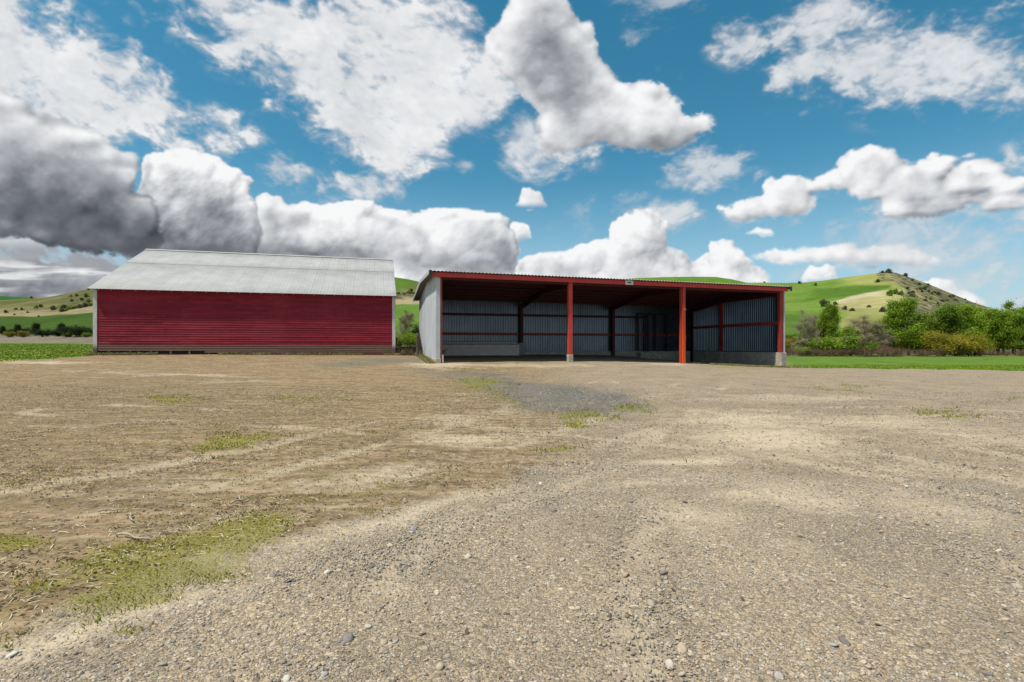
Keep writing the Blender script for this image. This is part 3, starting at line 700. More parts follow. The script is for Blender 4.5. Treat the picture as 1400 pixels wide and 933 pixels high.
L_OLIVE = leaf_mat('leaf_olive', (.13,.12,.014), (.27,.235,.022), (.40,.34,.04))
L_DARK = leaf_mat('leaf_dark', (.012,.024,.008), (.028,.048,.014), (.06,.085,.022))
L_BUD = leaf_mat('leaf_bud', (.17,.14,.07), (.27,.22,.11), (.30,.30,.09))
L_RED = leaf_mat('leaf_russet', (.085,.05,.03), (.16,.10,.06), (.25,.17,.10))
BARK = bark_mat('bark_grey', (.20,.16,.11), (.38,.32,.245)); BARKD = bark_mat('bark_dark', (.05,.04,.03), (.11,.09,.07))

def leaves_np(cent, size, rg, flat=.35):
    """one folded leaf (a quad) at every centre"""
    n = len(cent); a = rg.normal(size=(n, 3)); a[:, 2] *= .6; a /= np.linalg.norm(a, axis=1)[:, None]
    q = rg.normal(size=(n, 3)); bb = np.cross(a, q); bb /= np.linalg.norm(bb, axis=1)[:, None]
    s = size*rg.uniform(.6, 1.35, n)[:, None]
    V = np.stack([cent-a*s*.5, cent+bb*s*.34, cent+a*s*.5, cent-bb*s*.34], 1).reshape(-1, 3)
    return V, np.arange(n*4).reshape(n, 4)

def skeleton(h, rg, kind):
    """trunk and limbs: list of (points, radii), plus twig tips with clump radius"""
    br = []; tips = []
    def grow(p, d, L, r, lvl, nseg):
        pts = [p.copy()]; rad = [r]; up = np.array([0, 0, 1.0])
        for i in range(nseg):
            d = d+rg.normal(size=3)*(.10 if lvl == 0 else .20)+up*(.03 if lvl == 0 else .07); d /= np.linalg.norm(d)
            p = p+d*L/nseg; pts.append(p.copy()); rad.append(r*(1-.82*(i+1)/nseg))
        br.append((pts, rad)); return pts, rad, d
    wide = {'leafy': .42, 'bare': .40, 'bush': .62, 'column': .25}[kind]
    n0 = {'bush': 6, 'bare': 2}.get(kind, 2 if rg.random() < .4 else 1)
    for k in range(n0):
        a = rg.uniform(0, 6.28); tilt = .05 if n0 == 1 else (.2 if kind != 'bush' else .55)
        d = np.array([math.cos(a)*tilt, math.sin(a)*tilt, 1.0]); d /= np.linalg.norm(d)
        hh = h*rg.uniform(.8, .95)*(1 if k == 0 else rg.uniform(.7, .95))*(.75 if kind == 'bush' else 1)
        pts, rad, _ = grow(np.array([math.cos(a), math.sin(a), 0])*(.12*n0-.12), d, hh, h*.022*(1 if n0 == 1 else .7), 0, 8)
        nb = {'leafy': 22, 'bare': 15, 'bush': 6, 'column': 14}[kind]
        for j in range(nb):
            f = rg.uniform(.16 if kind != 'bush' else .05, .96); i = min(int(f*8), 7); q = f*8-i; p = pts[i]*(1-q)+pts[i+1]*q
            a2 = j*2.4+rg.uniform(-.5, .5); el = rg.uniform(.15, .9)
            d2 = np.array([math.cos(a2)*math.cos(el), math.sin(a2)*math.cos(el), math.sin(el)])
            L = h*wide*rg.uniform(.55, 1.05)*(1.05-.75*f)*(1 if f > .3 else .8)
            p2, r2, _ = grow(p, d2, L, rad[i]*.5, 1, 5)
            for kk in range(6 if kind == 'bare' else 4):
                f2 = rg.uniform(.3, 1.0); i2 = min(int(f2*5), 4); q2 = f2*5-i2; pp = p2[i2]*(1-q2)+p2[i2+1]*q2
                d3 = rg.normal(size=3)*.8+d2; d3[2] = abs(d3[2])*.8+.2; d3 /= np.linalg.norm(d3)
                p3, r3, _ = grow(pp, d3, L*rg.uniform(.3, .55), max(r2[i2]*.5, .012), 2, 3)
                tips.append(p3[-1]); tips.append(p3[2])
            tips.append(p2[-1])
        tips.append(pts[-1])
    return br, np.array(tips)

def tree_meshes(h, seed, kind, leaf, bark, nleaf, lsize, spread=.30):
    rg = np.random.default_rng(seed); br, tips = skeleton(h, rg, kind); mb = MB()
    for pts, rad in br:
        mb.tube(pts, [max(r, .014 if kind == 'bare' else .01) for r in rad], 7 if rad[0] > .08 else 4, cap=False)
    fine = []
    if kind == 'bare':      # sprays of thin twigs
        for tp in tips:
            for _ in range(7):
                d = rg.normal(size=3); d[2] = abs(d[2])+.3; d /= np.linalg.norm(d); L = h*rg.uniform(.05, .12)
                fine.append([tuple(tp), tuple(tp+d*L*.5+rg.normal(size=3)*.04), tuple(tp+d*L)])
        for f in fine: mb.tube(f, [.014, .010, .005], 3, cap=False)
    # clumps of leaves, unevenly full
    keep = tips[rg.random(len(tips)) < (.82 if kind != 'bare' else .5)]
    per = max(1, int(nleaf/len(keep))); wts = rg.uniform(.3, 1.8, len(keep))
    cs = [keep[i]+rg.normal(size=(max(1, int(per*wts[i])), 3))*np.array([1, 1, .75])*spread*rg.uniform(.7, 1.3) for i in range(len(keep))]
    cent = np.concatenate(cs); cent[:, 2] = np.maximum(cent[:, 2], .05)
    V, Fc = leaves_np(cent, lsize, rg)
    return mb, V, Fc
class Kind:
    def __init__(s, h, seed, kind, leaf, bark, nleaf, lsize, spread=.3):
        s.h = h; s.leaf = leaf; s.bark = bark; s.proto = None; s.args = (h, seed, kind, leaf, bark, nleaf, lsize, spread)
    def place(s, name, x, y, z, height, label, cat, group, wide=1.0, rz=None):
        r = empty(name, (x, y, z), random.uniform(0, 6.28) if rz is None else rz); k = height/s.h
        r.scale = (k*wide, k*wide, k)
        if s.proto is None:
            mb, V, Fc = round_shrub(s.args[1], s.args[3]) if s.args[2] == 'round' else tree_meshes(*s.args)
            a = mb.build('trunk', s.bark, r, smooth=True); b = np_mesh('crown', V, Fc, s.leaf, r); s.proto = (a.data, b.data)
        else:
            for nm, me in zip(('trunk', 'crown'), s.proto):
                o = bpy.data.objects.new(nm, me); link(o); o.parent = r
        return tag(r, label, cat, group)
K_BIG = [Kind(10, 101, 'leafy', L_GREEN, BARK, 26000, .24, .50), Kind(10, 102, 'leafy', L_GREEN, BARK, 24000, .24, .52), Kind(10, 103, 'leafy', L_DEEP, BARK, 26000, .24, .5)]
K_BARE = [Kind(8, 111, 'bare', L_BUD, BARK, 2500, .10, .3), Kind(8, 112, 'bare', L_BUD, BARK, 6500, .11, .36)]
K_OLIVE = [Kind(5, 121, 'bush', L_OLIVE, BARK, 17000, .17, .42), Kind(5, 122, 'bush', L_OLIVE, BARKD, 15000, .17, .42)]
K_BUSH = [Kind(3, 131, 'bush', L_GREEN, BARKD, 8000, .15, .32), Kind(3, 132, 'bush', L_DEEP, BARKD, 8000, .15, .32), Kind(3, 133, 'bush', L_RED, BARK, 4500, .10, .32)]
K_COL = [Kind(10, 141, 'column', L_DEEP, BARK, 4200, .18, .30), Kind(10, 142, 'column', L_BUD, BARK, 500, .14, .25)]
K_DARK = [Kind(4, 151, 'bush', L_DARK, BARKD, 9000, .17, .36), Kind(4, 152, 'column', L_DARK, BARKD, 9000, .17, .30)]
L_SCRUB = leaf_mat('leaf_scrub', (.05,.062,.026), (.10,.11,.05), (.17,.17,.08))
K_SHRUB = [Kind(2.3, 161, 'round', L_SCRUB, BARKD, 0, 0), Kind(2.3, 162, 'round', L_DEEP, BARKD, 0, 0)]
def round_shrub(seed, leaf, n=520, size=.40):
    rg = np.random.default_rng(seed); c_ = []
    for _ in range(9):
        o = rg.normal(size=3)*np.array([.55, .55, .2]); o[2] = rg.uniform(.25, 1.25); R_ = rg.uniform(.6, 1.0)
        d = rg.normal(size=(n//9, 3)); d /= np.linalg.norm(d, axis=1)[:, None]; c_.append(o+d*R_*(rg.random((n//9, 1))**.4)*np.array([1, 1, .9]))
    cent = np.concatenate(c_); cent[:, 2] = np.clip(cent[:, 2], .15, 2.4)
    V, Fc = leaves_np(cent, size, rg); mb = MB()
    for k in range(4): mb.tube([(0, 0, 0), (math.cos(k*1.7)*.25, math.sin(k*1.7)*.25, .6), (math.cos(k*1.7)*.6, math.sin(k*1.7)*.6, 1.2)], [.09, .06, .03], 5, cap=False)
    return mb, V, Fc
def put_tree(K, name, px, base, top, D, label, cat, group=None, wide=1.0):
    x = (px-HX)/F*D; z = float(G0(x, D)); h = EYE+(HY-top)/F*D-z
    return K.place(name, x, D, z-.05, h, label, cat, group, wide)
TG = 'trees and bushes beyond the right field'
put_tree(K_BARE[0], 'bare_tree', 1104, 487, 419, 86, 'pale leafless tree with a thin grey crown right of the shed', 'tree', TG, .8)
put_tree(K_BIG[0], 'leafy_tree', 1133, 487, 416, 92, 'fresh green tree rising just right of the pale leafless tree', 'tree', TG, .75)
put_tree(K_BARE[1], 'bare_tree', 1193, 487, 430, 84, 'grey brown leafless tree between the green trees, below the straw slope', 'tree', TG, 1.25)
put_tree(K_BIG[1], 'leafy_tree', 1243, 487, 406, 85, 'tallest big green tree with pale trunks showing, left of the yellow olive bush', 'tree', TG, .95)
put_tree(K_BIG[2], 'leafy_tree', 1279, 487, 411, 89, 'big green tree standing close behind the yellow olive bush', 'tree', TG, .9)
put_tree(K_BIG[0], 'leafy_tree', 1213, 487, 432, 86, 'mid green rounded tree on the left side of the tallest green tree', 'tree', TG, .9)
put_tree(K_OLIVE[0], 'olive_bush', 1297, 487, 444, 80, 'large yellow olive bush in front of the green trees', 'bush', TG, 1.1)
put_tree(K_OLIVE[1], 'olive_bush', 1331, 487, 443, 81, 'olive green bush right of the large yellow one', 'bush', TG, .95)
put_tree(K_BIG[1], 'leafy_tree', 1320, 487, 416, 90, 'green tree rising behind the olive green bush', 'tree', TG, 1.2)
put_tree(K_BIG[1], 'leafy_tree', 1356, 487, 422, 87, 'green tree second from the right edge of the field line', 'tree', TG, 1.0)
put_tree(K_BIG[0], 'leafy_tree', 1388, 487, 430, 84, 'broad bright green tree at the far right end of the field line', 'tree', TG, 1.1)
put_tree(K_COL[1], 'bare_tree', 1343, 487, 400, 97, 'slim bare tree top sticking up above the green trees', 'tree', TG, .6)
put_tree(K_COL[0], 'tall_tree', 1385, 487, 399, 98, 'tall loose dark green tree top above the far right trees', 'tree', TG, .8)
put_tree(K_COL[0], 'tall_tree', 1402, 487, 404, 99, 'tall dark green tree top cut by the right edge of the picture', 'tree', TG, .7)
put_tree(K_COL[1], 'bare_tree', 1364, 487, 415, 96, 'small bare tree top between the slim bare one and the tall dark one', 'tree', TG, .7)
put_tree(K_BIG[1], 'leafy_tree', 1162, 487, 446, 90, 'low bright green tree between the two leafless trees', 'tree', TG, 1.1)
put_tree(K_OLIVE[1], 'leafy_bush', 1080, 487, 452, 88, 'olive bush peeping out behind the right end of the shed', 'bush', TG, 1.0)
put_tree(K_BUSH[0], 'leafy_bush', 1097, 487, 470, 80, 'small bright green bush at the field edge below the pale leafless tree', 'bush', TG, 1.0)
put_tree(K_BUSH[1], 'leafy_bush', 1119, 487, 455, 84, 'dark green bush at the foot of the fresh green tree', 'bush', TG, 1.2)
put_tree(K_BUSH[0], 'leafy_bush', 1143, 487, 452, 83, 'mid green bush right of the fresh green tree', 'bush', TG, 1.3)
put_tree(K_BUSH[1], 'leafy_bush', 1170, 487, 462, 82, 'dark green bush left of the grey brown leafless tree', 'bush', TG, 1.3)
for px, top, w in ((1083,472,1.4),(1107,473,1.5),(1128,474,1.6),(1152,474,1.7),(1178,472,1.6),(1205,470,1.6),(1230,472,1.5),(1252,474,1.4),(1275,473,1.6),(1310,478,1.5),(1345,476,1.5),(1372,478,1.6),(1396,476,1.5)):
    put_tree(K_BUSH[2], 'russet_thicket', px, 487, top, 79.5+random.uniform(-1, 1), 'low russet bramble thicket along the far edge of the right field', 'bush', 'russet brambles along the right field edge', w)
for px, top, k in ((1092,450,1),(1112,446,0),(1150,452,1),(1178,448,1),(1200,450,0),(1224,446,1),(1250,444,1),(1268,440,1),(1290,446,1),(1308,428,0),(1338,428,0),(1365,438,0),(1398,442,1),(1232,456,0),(1262,460,1)):
    put_tree(K_BIG[2] if k else K_BIG[0], 'backing_tree', px, 487, top, 97+random.uniform(-3, 3), 'low green tree filling the back of the tree line right of the shed', 'tree', 'low trees at the back of the right tree line', 1.7)
for px, top, w in ((1090,462,1.5),(1150,458,1.4),(1178,454,1.3),(1206,456,1.3),(1125,462,1.5)):
    put_tree(K_BARE[1], 'twiggy_bush', px, 487, top, 83+random.uniform(-1, 1), 'brown twiggy half leafed bush in the left part of the right tree line', 'bush', 'twiggy bushes in the right tree line', w)
for px, top, w in ((1300,424,1.2),(1335,420,1.2),(1372,424,1.3),(1396,420,1.2)):
    put_tree(K_BIG[0], 'backing_tree', px, 487, top, 93+random.uniform(-2, 2), 'tall light green tree standing close together with its neighbours toward the right edge', 'tree', 'tall light green trees near the right edge', w)
put_tree(K_BIG[2], 'leafy_tree', 1412, 487, 436, 82, 'green tree mostly outside the right edge of the picture', 'tree', TG, 1.1)
# between the two buildings
MG = 'trees and bushes between barn and shed'
put_tree(K_BARE[1], 'bare_tree', 553, 470, 421, 62, 'thin brown leafless tree between the barn and the shed', 'tree', MG, .75)
put_tree(K_BUSH[0], 'leafy_bush', 563, 470, 449, 60, 'green bush left of the leaning post, behind the gap', 'bush', MG, .9)
put_tree(K_DARK[0], 'dark_bush', 573, 470, 436, 64, 'dark green bush half hidden by the left wall of the shed', 'bush', MG, .9)
put_tree(K_BUSH[1], 'leafy_bush', 545, 470, 455, 58, 'low green bush close to the right corner of the barn', 'bush', MG, .9)
# left, behind the field
LG = 'dark trees beyond the left field'
LT = [(4,443,1,'dark tree cut by the left edge of the picture'),(20,447,0,'dark rounded bush second from the left edge of the picture'),(24,440,1,'slim dark tree above the olive bushes at far left'),(48,438,1,'tallest dark pointed tree left of the gap in the row'),(36,445,0,'low dark bush under the tallest pointed tree'),
      (62,447,0,'dark bush right of the tallest pointed tree'),(83,438,1,'dark upright tree in the middle of the left row'),(76,448,0,'dark bush left of the upright tree in the middle'),(99,441,0,'broad dark tree top between the middle one and the barn'),(111,443,0,'dark tree third from the barn corner'),(122,446,0,'dark bush touching the barn corner in view')]
def put_hill(K, name, px, base, top, *a):
    x, d, z = hill_left.at(px, base); return K.place(name, x, d, z-.1, EYE+(HY-top)/F*d-z, *a)
for px, top, k, lb in LT: put_hill(K_DARK[k], 'dark_tree', px, 459.5+random.uniform(-1, 1), top, lb, 'tree', LG, 1.15 if k == 0 else .8)
for px, top, lb in ((12,449,'olive green bush at the far left of the dark row'),(33,448,'olive green bush below the slim dark tree'),(92,451,'olive green bush right of the middle upright tree'),(118,452,'low olive bush nearest the barn')):
    put_hill(K_OLIVE[1] if px < 50 else K_BUSH[1], 'olive_bush', px, 461, top, lb, 'bush', LG, .8)
# scrub on the hills
def shrub(Hl, px, py, hpx, k, label, group, wide=1.0, name='hill_shrub', cat='shrub'):
    x, d, z = Hl.at(px, py); return K_SHRUB[k].place(name, x, d, z-.1, max(hpx/F*d, 1.2)*1.25, label, cat, group, wide*.52)
rs = random.Random(4)
for px, py, hp in ((8,428,5),(22,423,4),(30,424,4),(20,431,3),(50,422,6),(56,421,5),(73,423,7),(38,428,3),(85,425,6),(98,413,5),(90,424,4),(112,412,5),(118,407,6),(108,418,5),(121,413,6),(105,405,4),(97,406,3),(53,433,3),(43,408,3)):
    shrub(hill_left, px, py, hp, rs.choice((0, 1)), 'small dark shrub dotted on the dry slope of the left hill', 'shrubs dotted on the left hill', 1.3)
for px, py, hp in ((88,421,6),(95,422,6),(102,421,6),(110,421,6),(117,420,7),(123,419,6),(560,403,6),(566,404,5),(571,402,5),(552,404,4),(545,403,4),(562,399,5)):
    shrub(hill_left, px, py, hp, rs.choice((0, 1)), 'dense grey green shrub in the scrub belt along the left hill', 'shrubs in the scrub belt of the left hill', 1.6)
for px, py, hp, lb in ((1093,388,4,'dark clump of shrubs on the skyline near the shed roof'),(1115,391,4,'second dark shrub on the skyline right of the dark clump'),(1127,420,11,'dark round tree alone on the green slope'),(1142,417,5,'small shrub right of the lone dark round tree'),(1206,373.5,4,'leftmost dark shrub on the peak of the right hill'),
        (1215,373,6,'largest dark shrub on the peak of the right hill'),(1200,387,5,'shrub just below the peak on the pale shoulder'),(1208,426,8,'dark shrub low on the straw slope'),(1188,420,4,'small shrub in the middle of the straw slope'),(1155,424,6,'shrub at the left foot of the straw slope'),(1165,426,5,'shrub beside the left foot of the straw slope'),(1238,378,5,'dark shrub right of the peak on the skyline'),(1045,386.5,2,'tiny bush on the skyline right above the shed roof')):
    shrub(hill_right, px, py, hp, 0, lb, None, 1.5)
for px, py, hp in ((1217,406,11),(1224,403,10),(1232,405,9)):
    shrub(hill_right, px, py, hp, 1, 'loose tree of the trio standing at the top of the straw slope', 'trio of trees on the right hill', 1.0, 'hill_tree', 'tree')
for i in range(46):
    px = rs.uniform(1236, 1335); sk = np.interp(px, *zip(*hill_right.sp)); py = sk+rs.uniform(1, 26)
    shrub(hill_right, px, py, rs.uniform(2.5, 4.5), rs.choice((0, 0, 1)), 'low shrub on the scrubby right flank of the right hill', 'shrubs on the right hill flank', 1.6)

# ================================================================== BARN
def rel(xa, ya, th): # ground height in a building's own axes
    return lambda x, y: float(G(xa+x*math.cos(th)-y*math.sin(th), ya+x*math.sin(th)+y*math.cos(th)))
BX, BY, BT = -24.5, 30.0, math.atan2(.2568, .9665); BZ = .95; BL = 17.2; BD = 15.2; EH = 4.02; RH = 7.56
barn = empty('red_barn', (BX, BY, BZ), BT)
tag(barn, 'long red clapboard barn with a pale metal gable roof and white corner boards', 'barn')
def siding_mat():
    m, t, b = mat('red_clapboard'); P = t.obj(); sp = t.new('ShaderNodeSeparateXYZ'); t.put(sp.inputs[0], P)
    g = t.new('ShaderNodeNewGeometry'); isl = g.outputs['Random Per Island']
    row = t.math('FLOOR', t.math('DIVIDE', sp.outputs[2], .145))
    cb = t.new('ShaderNodeCombineXYZ'); t.put(cb.inputs[0], t.math('MULTIPLY', sp.outputs[0], .55)); t.put(cb.inputs[1], sp.outputs[1]); t.put(cb.inputs[2], t.math('MULTIPLY', row, 3.7))
    n = t.noise(cb.outputs[0], 1.6, 6, .65); nf = t.noise(t.mapping(P, sc=(.6, .6, 14)), 5, 6, .75)
    nb = t.noise(P, .35, 4, .55)
    red = t.ramp(n, [(.25, (.15,.008,.016)), (.5, (.225,.012,.026)), (.75, (.30,.022,.040))])
    red = t.mix(1.0, red, t.ramp(isl, [(0, .80), (1, 1.18)]), 'MULTIPLY')
    # paint worn to grey wood: more on the left half and low down
    low = t.rng(sp.outputs[2], 2.6, .5); lft = t.rng(sp.outputs[0], 9, 0)
    wear = t.math('ADD', t.math('MULTIPLY', t.math('MULTIPLY', low, t.math('MULTIPLY_ADD', lft, .20, .04)), 1.0), t.math('MULTIPLY', t.math('SUBTRACT', nf, .5), .9))
    wear = t.math('ADD', wear, t.math('MULTIPLY', t.math('SUBTRACT', n, .5), .5))
    wv = t.math('MULTIPLY', t.rng(wear, .22, .42), .8)
    col = t.mix(wv, red, t.ramp(n, [(.4, (.16,.085,.06)), (.6, (.30,.22,.17))]))
    vs = t.noise(t.mapping(P, sc=(5, 5, .35)), 1.6, 6, .7); col = t.mix(t.math('MULTIPLY', t.rng(vs, .56, .70), .30), col, c(.10,.012,.02))
    top = t.math('MULTIPLY', t.rng(nb, .45, .65), .22); col = t.mix(top, col, c(.33,.05,.07))
    bare = t.rng(sp.outputs[2], .66, .60)
    col = t.mix(t.math('MULTIPLY', bare, .88), col, t.ramp(nf, [(.3, (.085,.055,.04)), (.7, (.23,.165,.12))]))
    t.put(b.inputs['Base Color'], col); b.inputs['Roughness'].default_value = .75
    t.put(b.inputs['Normal'], t.bump(nf, .35, .006)); return m
SID = siding_mat()
def simple(name, colr, rough=.6, metal=0, nscale=3, var=.2, bump=.0, stretch=(1, 1, 1), spec=.3):
    m, t, b = mat(name); P = t.mapping(t.obj(), sc=stretch); n = t.noise(P, nscale, 6, .65)
    lo = tuple(x*(1-var) for x in colr); hi = tuple(x*(1+var) for x in colr)
    t.put(b.inputs['Base Color'], t.ramp(n, [(.3, lo), (.7, hi)])); b.inputs['Roughness'].default_value = rough; b.inputs['Metallic'].default_value = metal; b.inputs['Specular IOR Level'].default_value = spec
    if bump: t.put(b.inputs['Normal'], t.bump(n, bump, .01))
    return m
def white_mat():
    m, t, b = mat('white_trim'); P = t.obj(); n = t.noise(t.mapping(P, sc=(4, 4, .8)), 3, 6, .7); sp = t.new('ShaderNodeSeparateXYZ'); t.put(sp.inputs[0], P)
    col = t.ramp(n, [(.3, (.42,.40,.38)), (.6, (.62,.61,.60))]); col = t.mix(t.rng(sp.outputs[2], .75, .35), col, c(.15,.10,.065))
    t.put(b.inputs['Base Color'], col); b.inputs['Roughness'].default_value = .7; return m
WHT = white_mat(); DARKWOOD = simple('dark_wood', (.045,.035,.03), .9); GREYWOOD = simple('grey_wood', (.17,.13,.10), .9, 0, 4, .35, .3, (1, 1, 5))
CONC = None
def corr_mat(name, base, spots, rough=.45, metal=.55, streak=.5, seam=0.0):
    m, t, b = mat(name); P = t.obj(); n = t.noise(P, .9, 6, .6); s = t.noise(t.mapping(P, sc=(3.5, 3.5, .25)), 2.4, 6, .7)
    v = t.new('ShaderNodeTexNoise'); t.put(v.inputs[0], P); v.inputs['Scale'].default_value = 14; v.inputs['Detail'].default_value = 5
    col = t.mix(1.0, c(*base), t.ramp(n, [(.3, .86), (.7, 1.12)]), 'MULTIPLY')
    col = t.mix(t.math('MULTIPLY', t.rng(s, .48, .72), streak), col, c(*spots))
    if seam:
        sp = t.new('ShaderNodeSeparateXYZ'); t.put(sp.inputs[0], P)
        fr = t.math('FRACT', t.math('DIVIDE', sp.outputs[0], seam)); k = t.math('LESS_THAN', fr, .022)
        cell = t.new('ShaderNodeTexWhiteNoise', noise_dimensions='1D'); t.put(cell.inputs['W'], t.math('FLOOR', t.math('DIVIDE', sp.outputs[0], seam)))
        col = t.mix(1.0, col, t.ramp(cell.outputs[0], [(0, .965), (1, 1.025)]), 'MULTIPLY'); col = t.mix(t.math('MULTIPLY', k, .45), col, c(.12,.10,.09))
    t.put(b.inputs['Base Color'], col); b.inputs['Roughness'].default_value = rough; b.inputs['Metallic'].default_value = metal; b.inputs['Specular IOR Level'].default_value = .4
    t.put(b.inputs['Normal'], t.bump(v.outputs[0], .12, .004)); return m
ROOFM = corr_mat('roof_metal_barn', (.365,.362,.352), (.27,.245,.215), .7, .0, .6, .66)

# clapboards: tapered boards with butt joints
rb = random.Random(3)
def clap_front(mb, L, z0, z1, y0, skip=None, step=.145):
    z = z0
    while z < z1-.02:
        h = min(step, z1-z); x = .10
        while x < L-.10:
            w = rb.uniform(2.6, 5.2); xe = min(x+w, L-.10)
            if L-.10-xe < .8: xe = L-.10
            j = rb.uniform(-.004, .004); dz = rb.uniform(-.003, .003)
            if not (skip and skip(x, xe, z)):
                mb.hexa([(x+.002, y0-.028+j, z+dz), (xe-.002, y0-.028+j, z+dz), (xe-.002, y0+.02, z+dz), (x+.002, y0+.02, z+dz),
                         (x+.002, y0-.006+j, z+h+.012), (xe-.002, y0-.006+j, z+h+.012), (xe-.002, y0+.02, z+h+.012), (x+.002, y0+.02, z+h+.012)])
            x = xe
        z += step
mb = MB(); clap_front(mb, BL, .30, EH-.02, 0)
front = mb.build('wall', SID, barn)
# side and rear walls (with gable triangles), lapped boards as well
def lap_gable(x, sgn):
    mb = MB(); z = .02
    while z < RH-.25:
        h = .145; zz = z+h
        if zz <= EH: ya, yb = .02, BD-.02
        else:
            k = (zz-EH)/(RH-EH); ya, yb = BD/2*k+.02, BD-BD/2*k-.02
        mb.hexa([(x-.02, ya, z), (x+.02, ya, z), (x+.02, yb, z), (x-.02, yb, z), (x-.008-.012*(sgn < 0), ya, zz), (x+.008+.012*(sgn > 0), ya, zz), (x+.008, yb, zz), (x-.008, yb, zz)]); z += .145
    return mb
lap_gable(.02, -1).build('wall', SID, barn); lap_gable(BL-.02, 1).build('wall', SID, barn)
mb = MB(); mb.box(.05, BL-.05, BD-.03, BD, .0, EH); mb.build('wall', SID, barn)
# sill: dark gap with stub posts and a worn board below it
mb = MB()
x = .12
while x < BL-.2:
    w = rb.uniform(2.5, 4.2); xe = min(x+w, BL-.12); lift = rb.uniform(-.02, .03)
    mb.box(x, xe-.02, -.03, .0, -.16+lift, .09+rb.uniform(-.02, .02)+(.06 if x > 7 else 0)); x = xe
sill = mb.build('sill_board', simple('worn_sill', (.13,.055,.045), .9, 0, 4, .45, .3, (1, 1, 6)), barn)
mb = MB(); mb.box(.1, BL-.1, .12, .16, -.3, .5); mb.build('foundation', DARKWOOD, barn)
x = .7
while x < 7.5: MB().box(x, x+.10, -.012, .10, -.2, .31).build('stub_post', GREYWOOD, barn); x += 1.02+rb.uniform(-.1, .1)
mb = MB(); x = 5.8
while x < BL-.2:
    xe = min(x+rb.uniform(1.6, 3.2), BL-.12)
    mb.box(x, xe-.03, -.024, -.004, .13+rb.uniform(0, .03), .285); x = xe
mb.build('skirt_board', simple('skirt_wood', (.17,.10,.075), .9, 0, 4, .4, .3, (1, 1, 6)), barn)
for x in (0, BL):
    s = 1 if x == 0 else -1; mb = MB(); mb.box(min(x, x+s*.17)-(.03 if s > 0 else 0), max(x, x+s*.17)+(.03 if s < 0 else 0), -.045, -.005, -.12, EH-.05)
    mb.box(x-.045 if s > 0 else x+.005, x-.005 if s > 0 else x+.045, -.005, .16, -.12, EH-.05); mb.build('corner_board', WHT, barn)
    mb = MB(); mb.box(x-.04, x+.04, BD-.14, BD+.02, -.12, EH-.05); mb.build('corner_board', WHT, barn)
# roof: two courses of corrugated sheet on each slope
slope = (RH-EH)/(BD/2)
def roof_slope(mb, y0, z0, y1, z1, x0, x1, pitch=.20, amp=.007, dz=0.0):
    n = int((x1-x0)/(pitch/4)); b = len(mb.v)
    for i in range(n+1):
        x = x0+(x1-x0)*i/n; h = amp*math.sin(2*math.pi*x/pitch)+dz
        mb.v += [(x, y0, z0+h), (x, y1, z1+h), (x, y0, z0+h-.012), (x, y1, z1+h-.012)]
    for i in range(n):
        a = b+4*i; mb.f += [(a, a+4, a+5, a+1), (a+2, a+3, a+7, a+6), (a, a+2, a+6, a+4), (a+1, a+5, a+7, a+3)]
    mb.f += [(b, b+1, b+3, b+2), (b+4*n, b+4*n+2, b+4*n+3, b+4*n+1)]
ov = .30; xl, xr = -.22, BL+.10; z_e = EH-slope*ov+.06; z_r = RH+.04; ym = BD/2
ymid = 4.55; zm = lambda y: z_r-(ym-y)*slope
mb = MB(); roof_slope(mb, -ov, zm(-ov), ymid+.1, zm(ymid+.1), xl, xr); roof_slope(mb, ymid, zm(ymid)+.018, ym, zm(ym)+.02, xl, xr)
mb.build('roof', ROOFM, barn, smooth=True)
mb = MB(); roof_slope(mb, BD+ov, zm(-ov), ym, zm(ym)+.02, xl, xr); mb.build('roof', ROOFM, barn, smooth=True)
mb = MB(); mb.bar((xl, ym-.09, z_r+.015), (xr, ym-.09, z_r+.015), .24, .02, (0, -slope, 1)); mb.bar((xl, ym+.09, z_r+.015), (xr, ym+.09, z_r+.015), .24, .02, (0, slope, 1)); mb.build('ridge_cap', ROOFM, barn)
RKP = simple('rake_paint', (.30,.28,.27), .8); RFP = simple('rafter_paint', (.26,.18,.16), .85)
for y0, y1 in ((-ov+.02, ym), (BD+ov-.02, ym)):
    for x in (xl+.03, xr-.03): MB().bar((x, y0, zm(-ov)-.085), (x, y1, z_r-.095), .03, .13).build('rake_board', RKP, barn)
x = .35
while x < BL: MB().bar((x, -ov+.04, zm(-ov+.04)-.07), (x, -.036, zm(-.036)-.07), .05, .09).build('rafter_tail', RFP, barn); x += .62
mb = MB(); mb.box(.1, BL-.1, -.034, .018, EH-.10, EH+.015); mb.build('frieze_board', SID, barn)

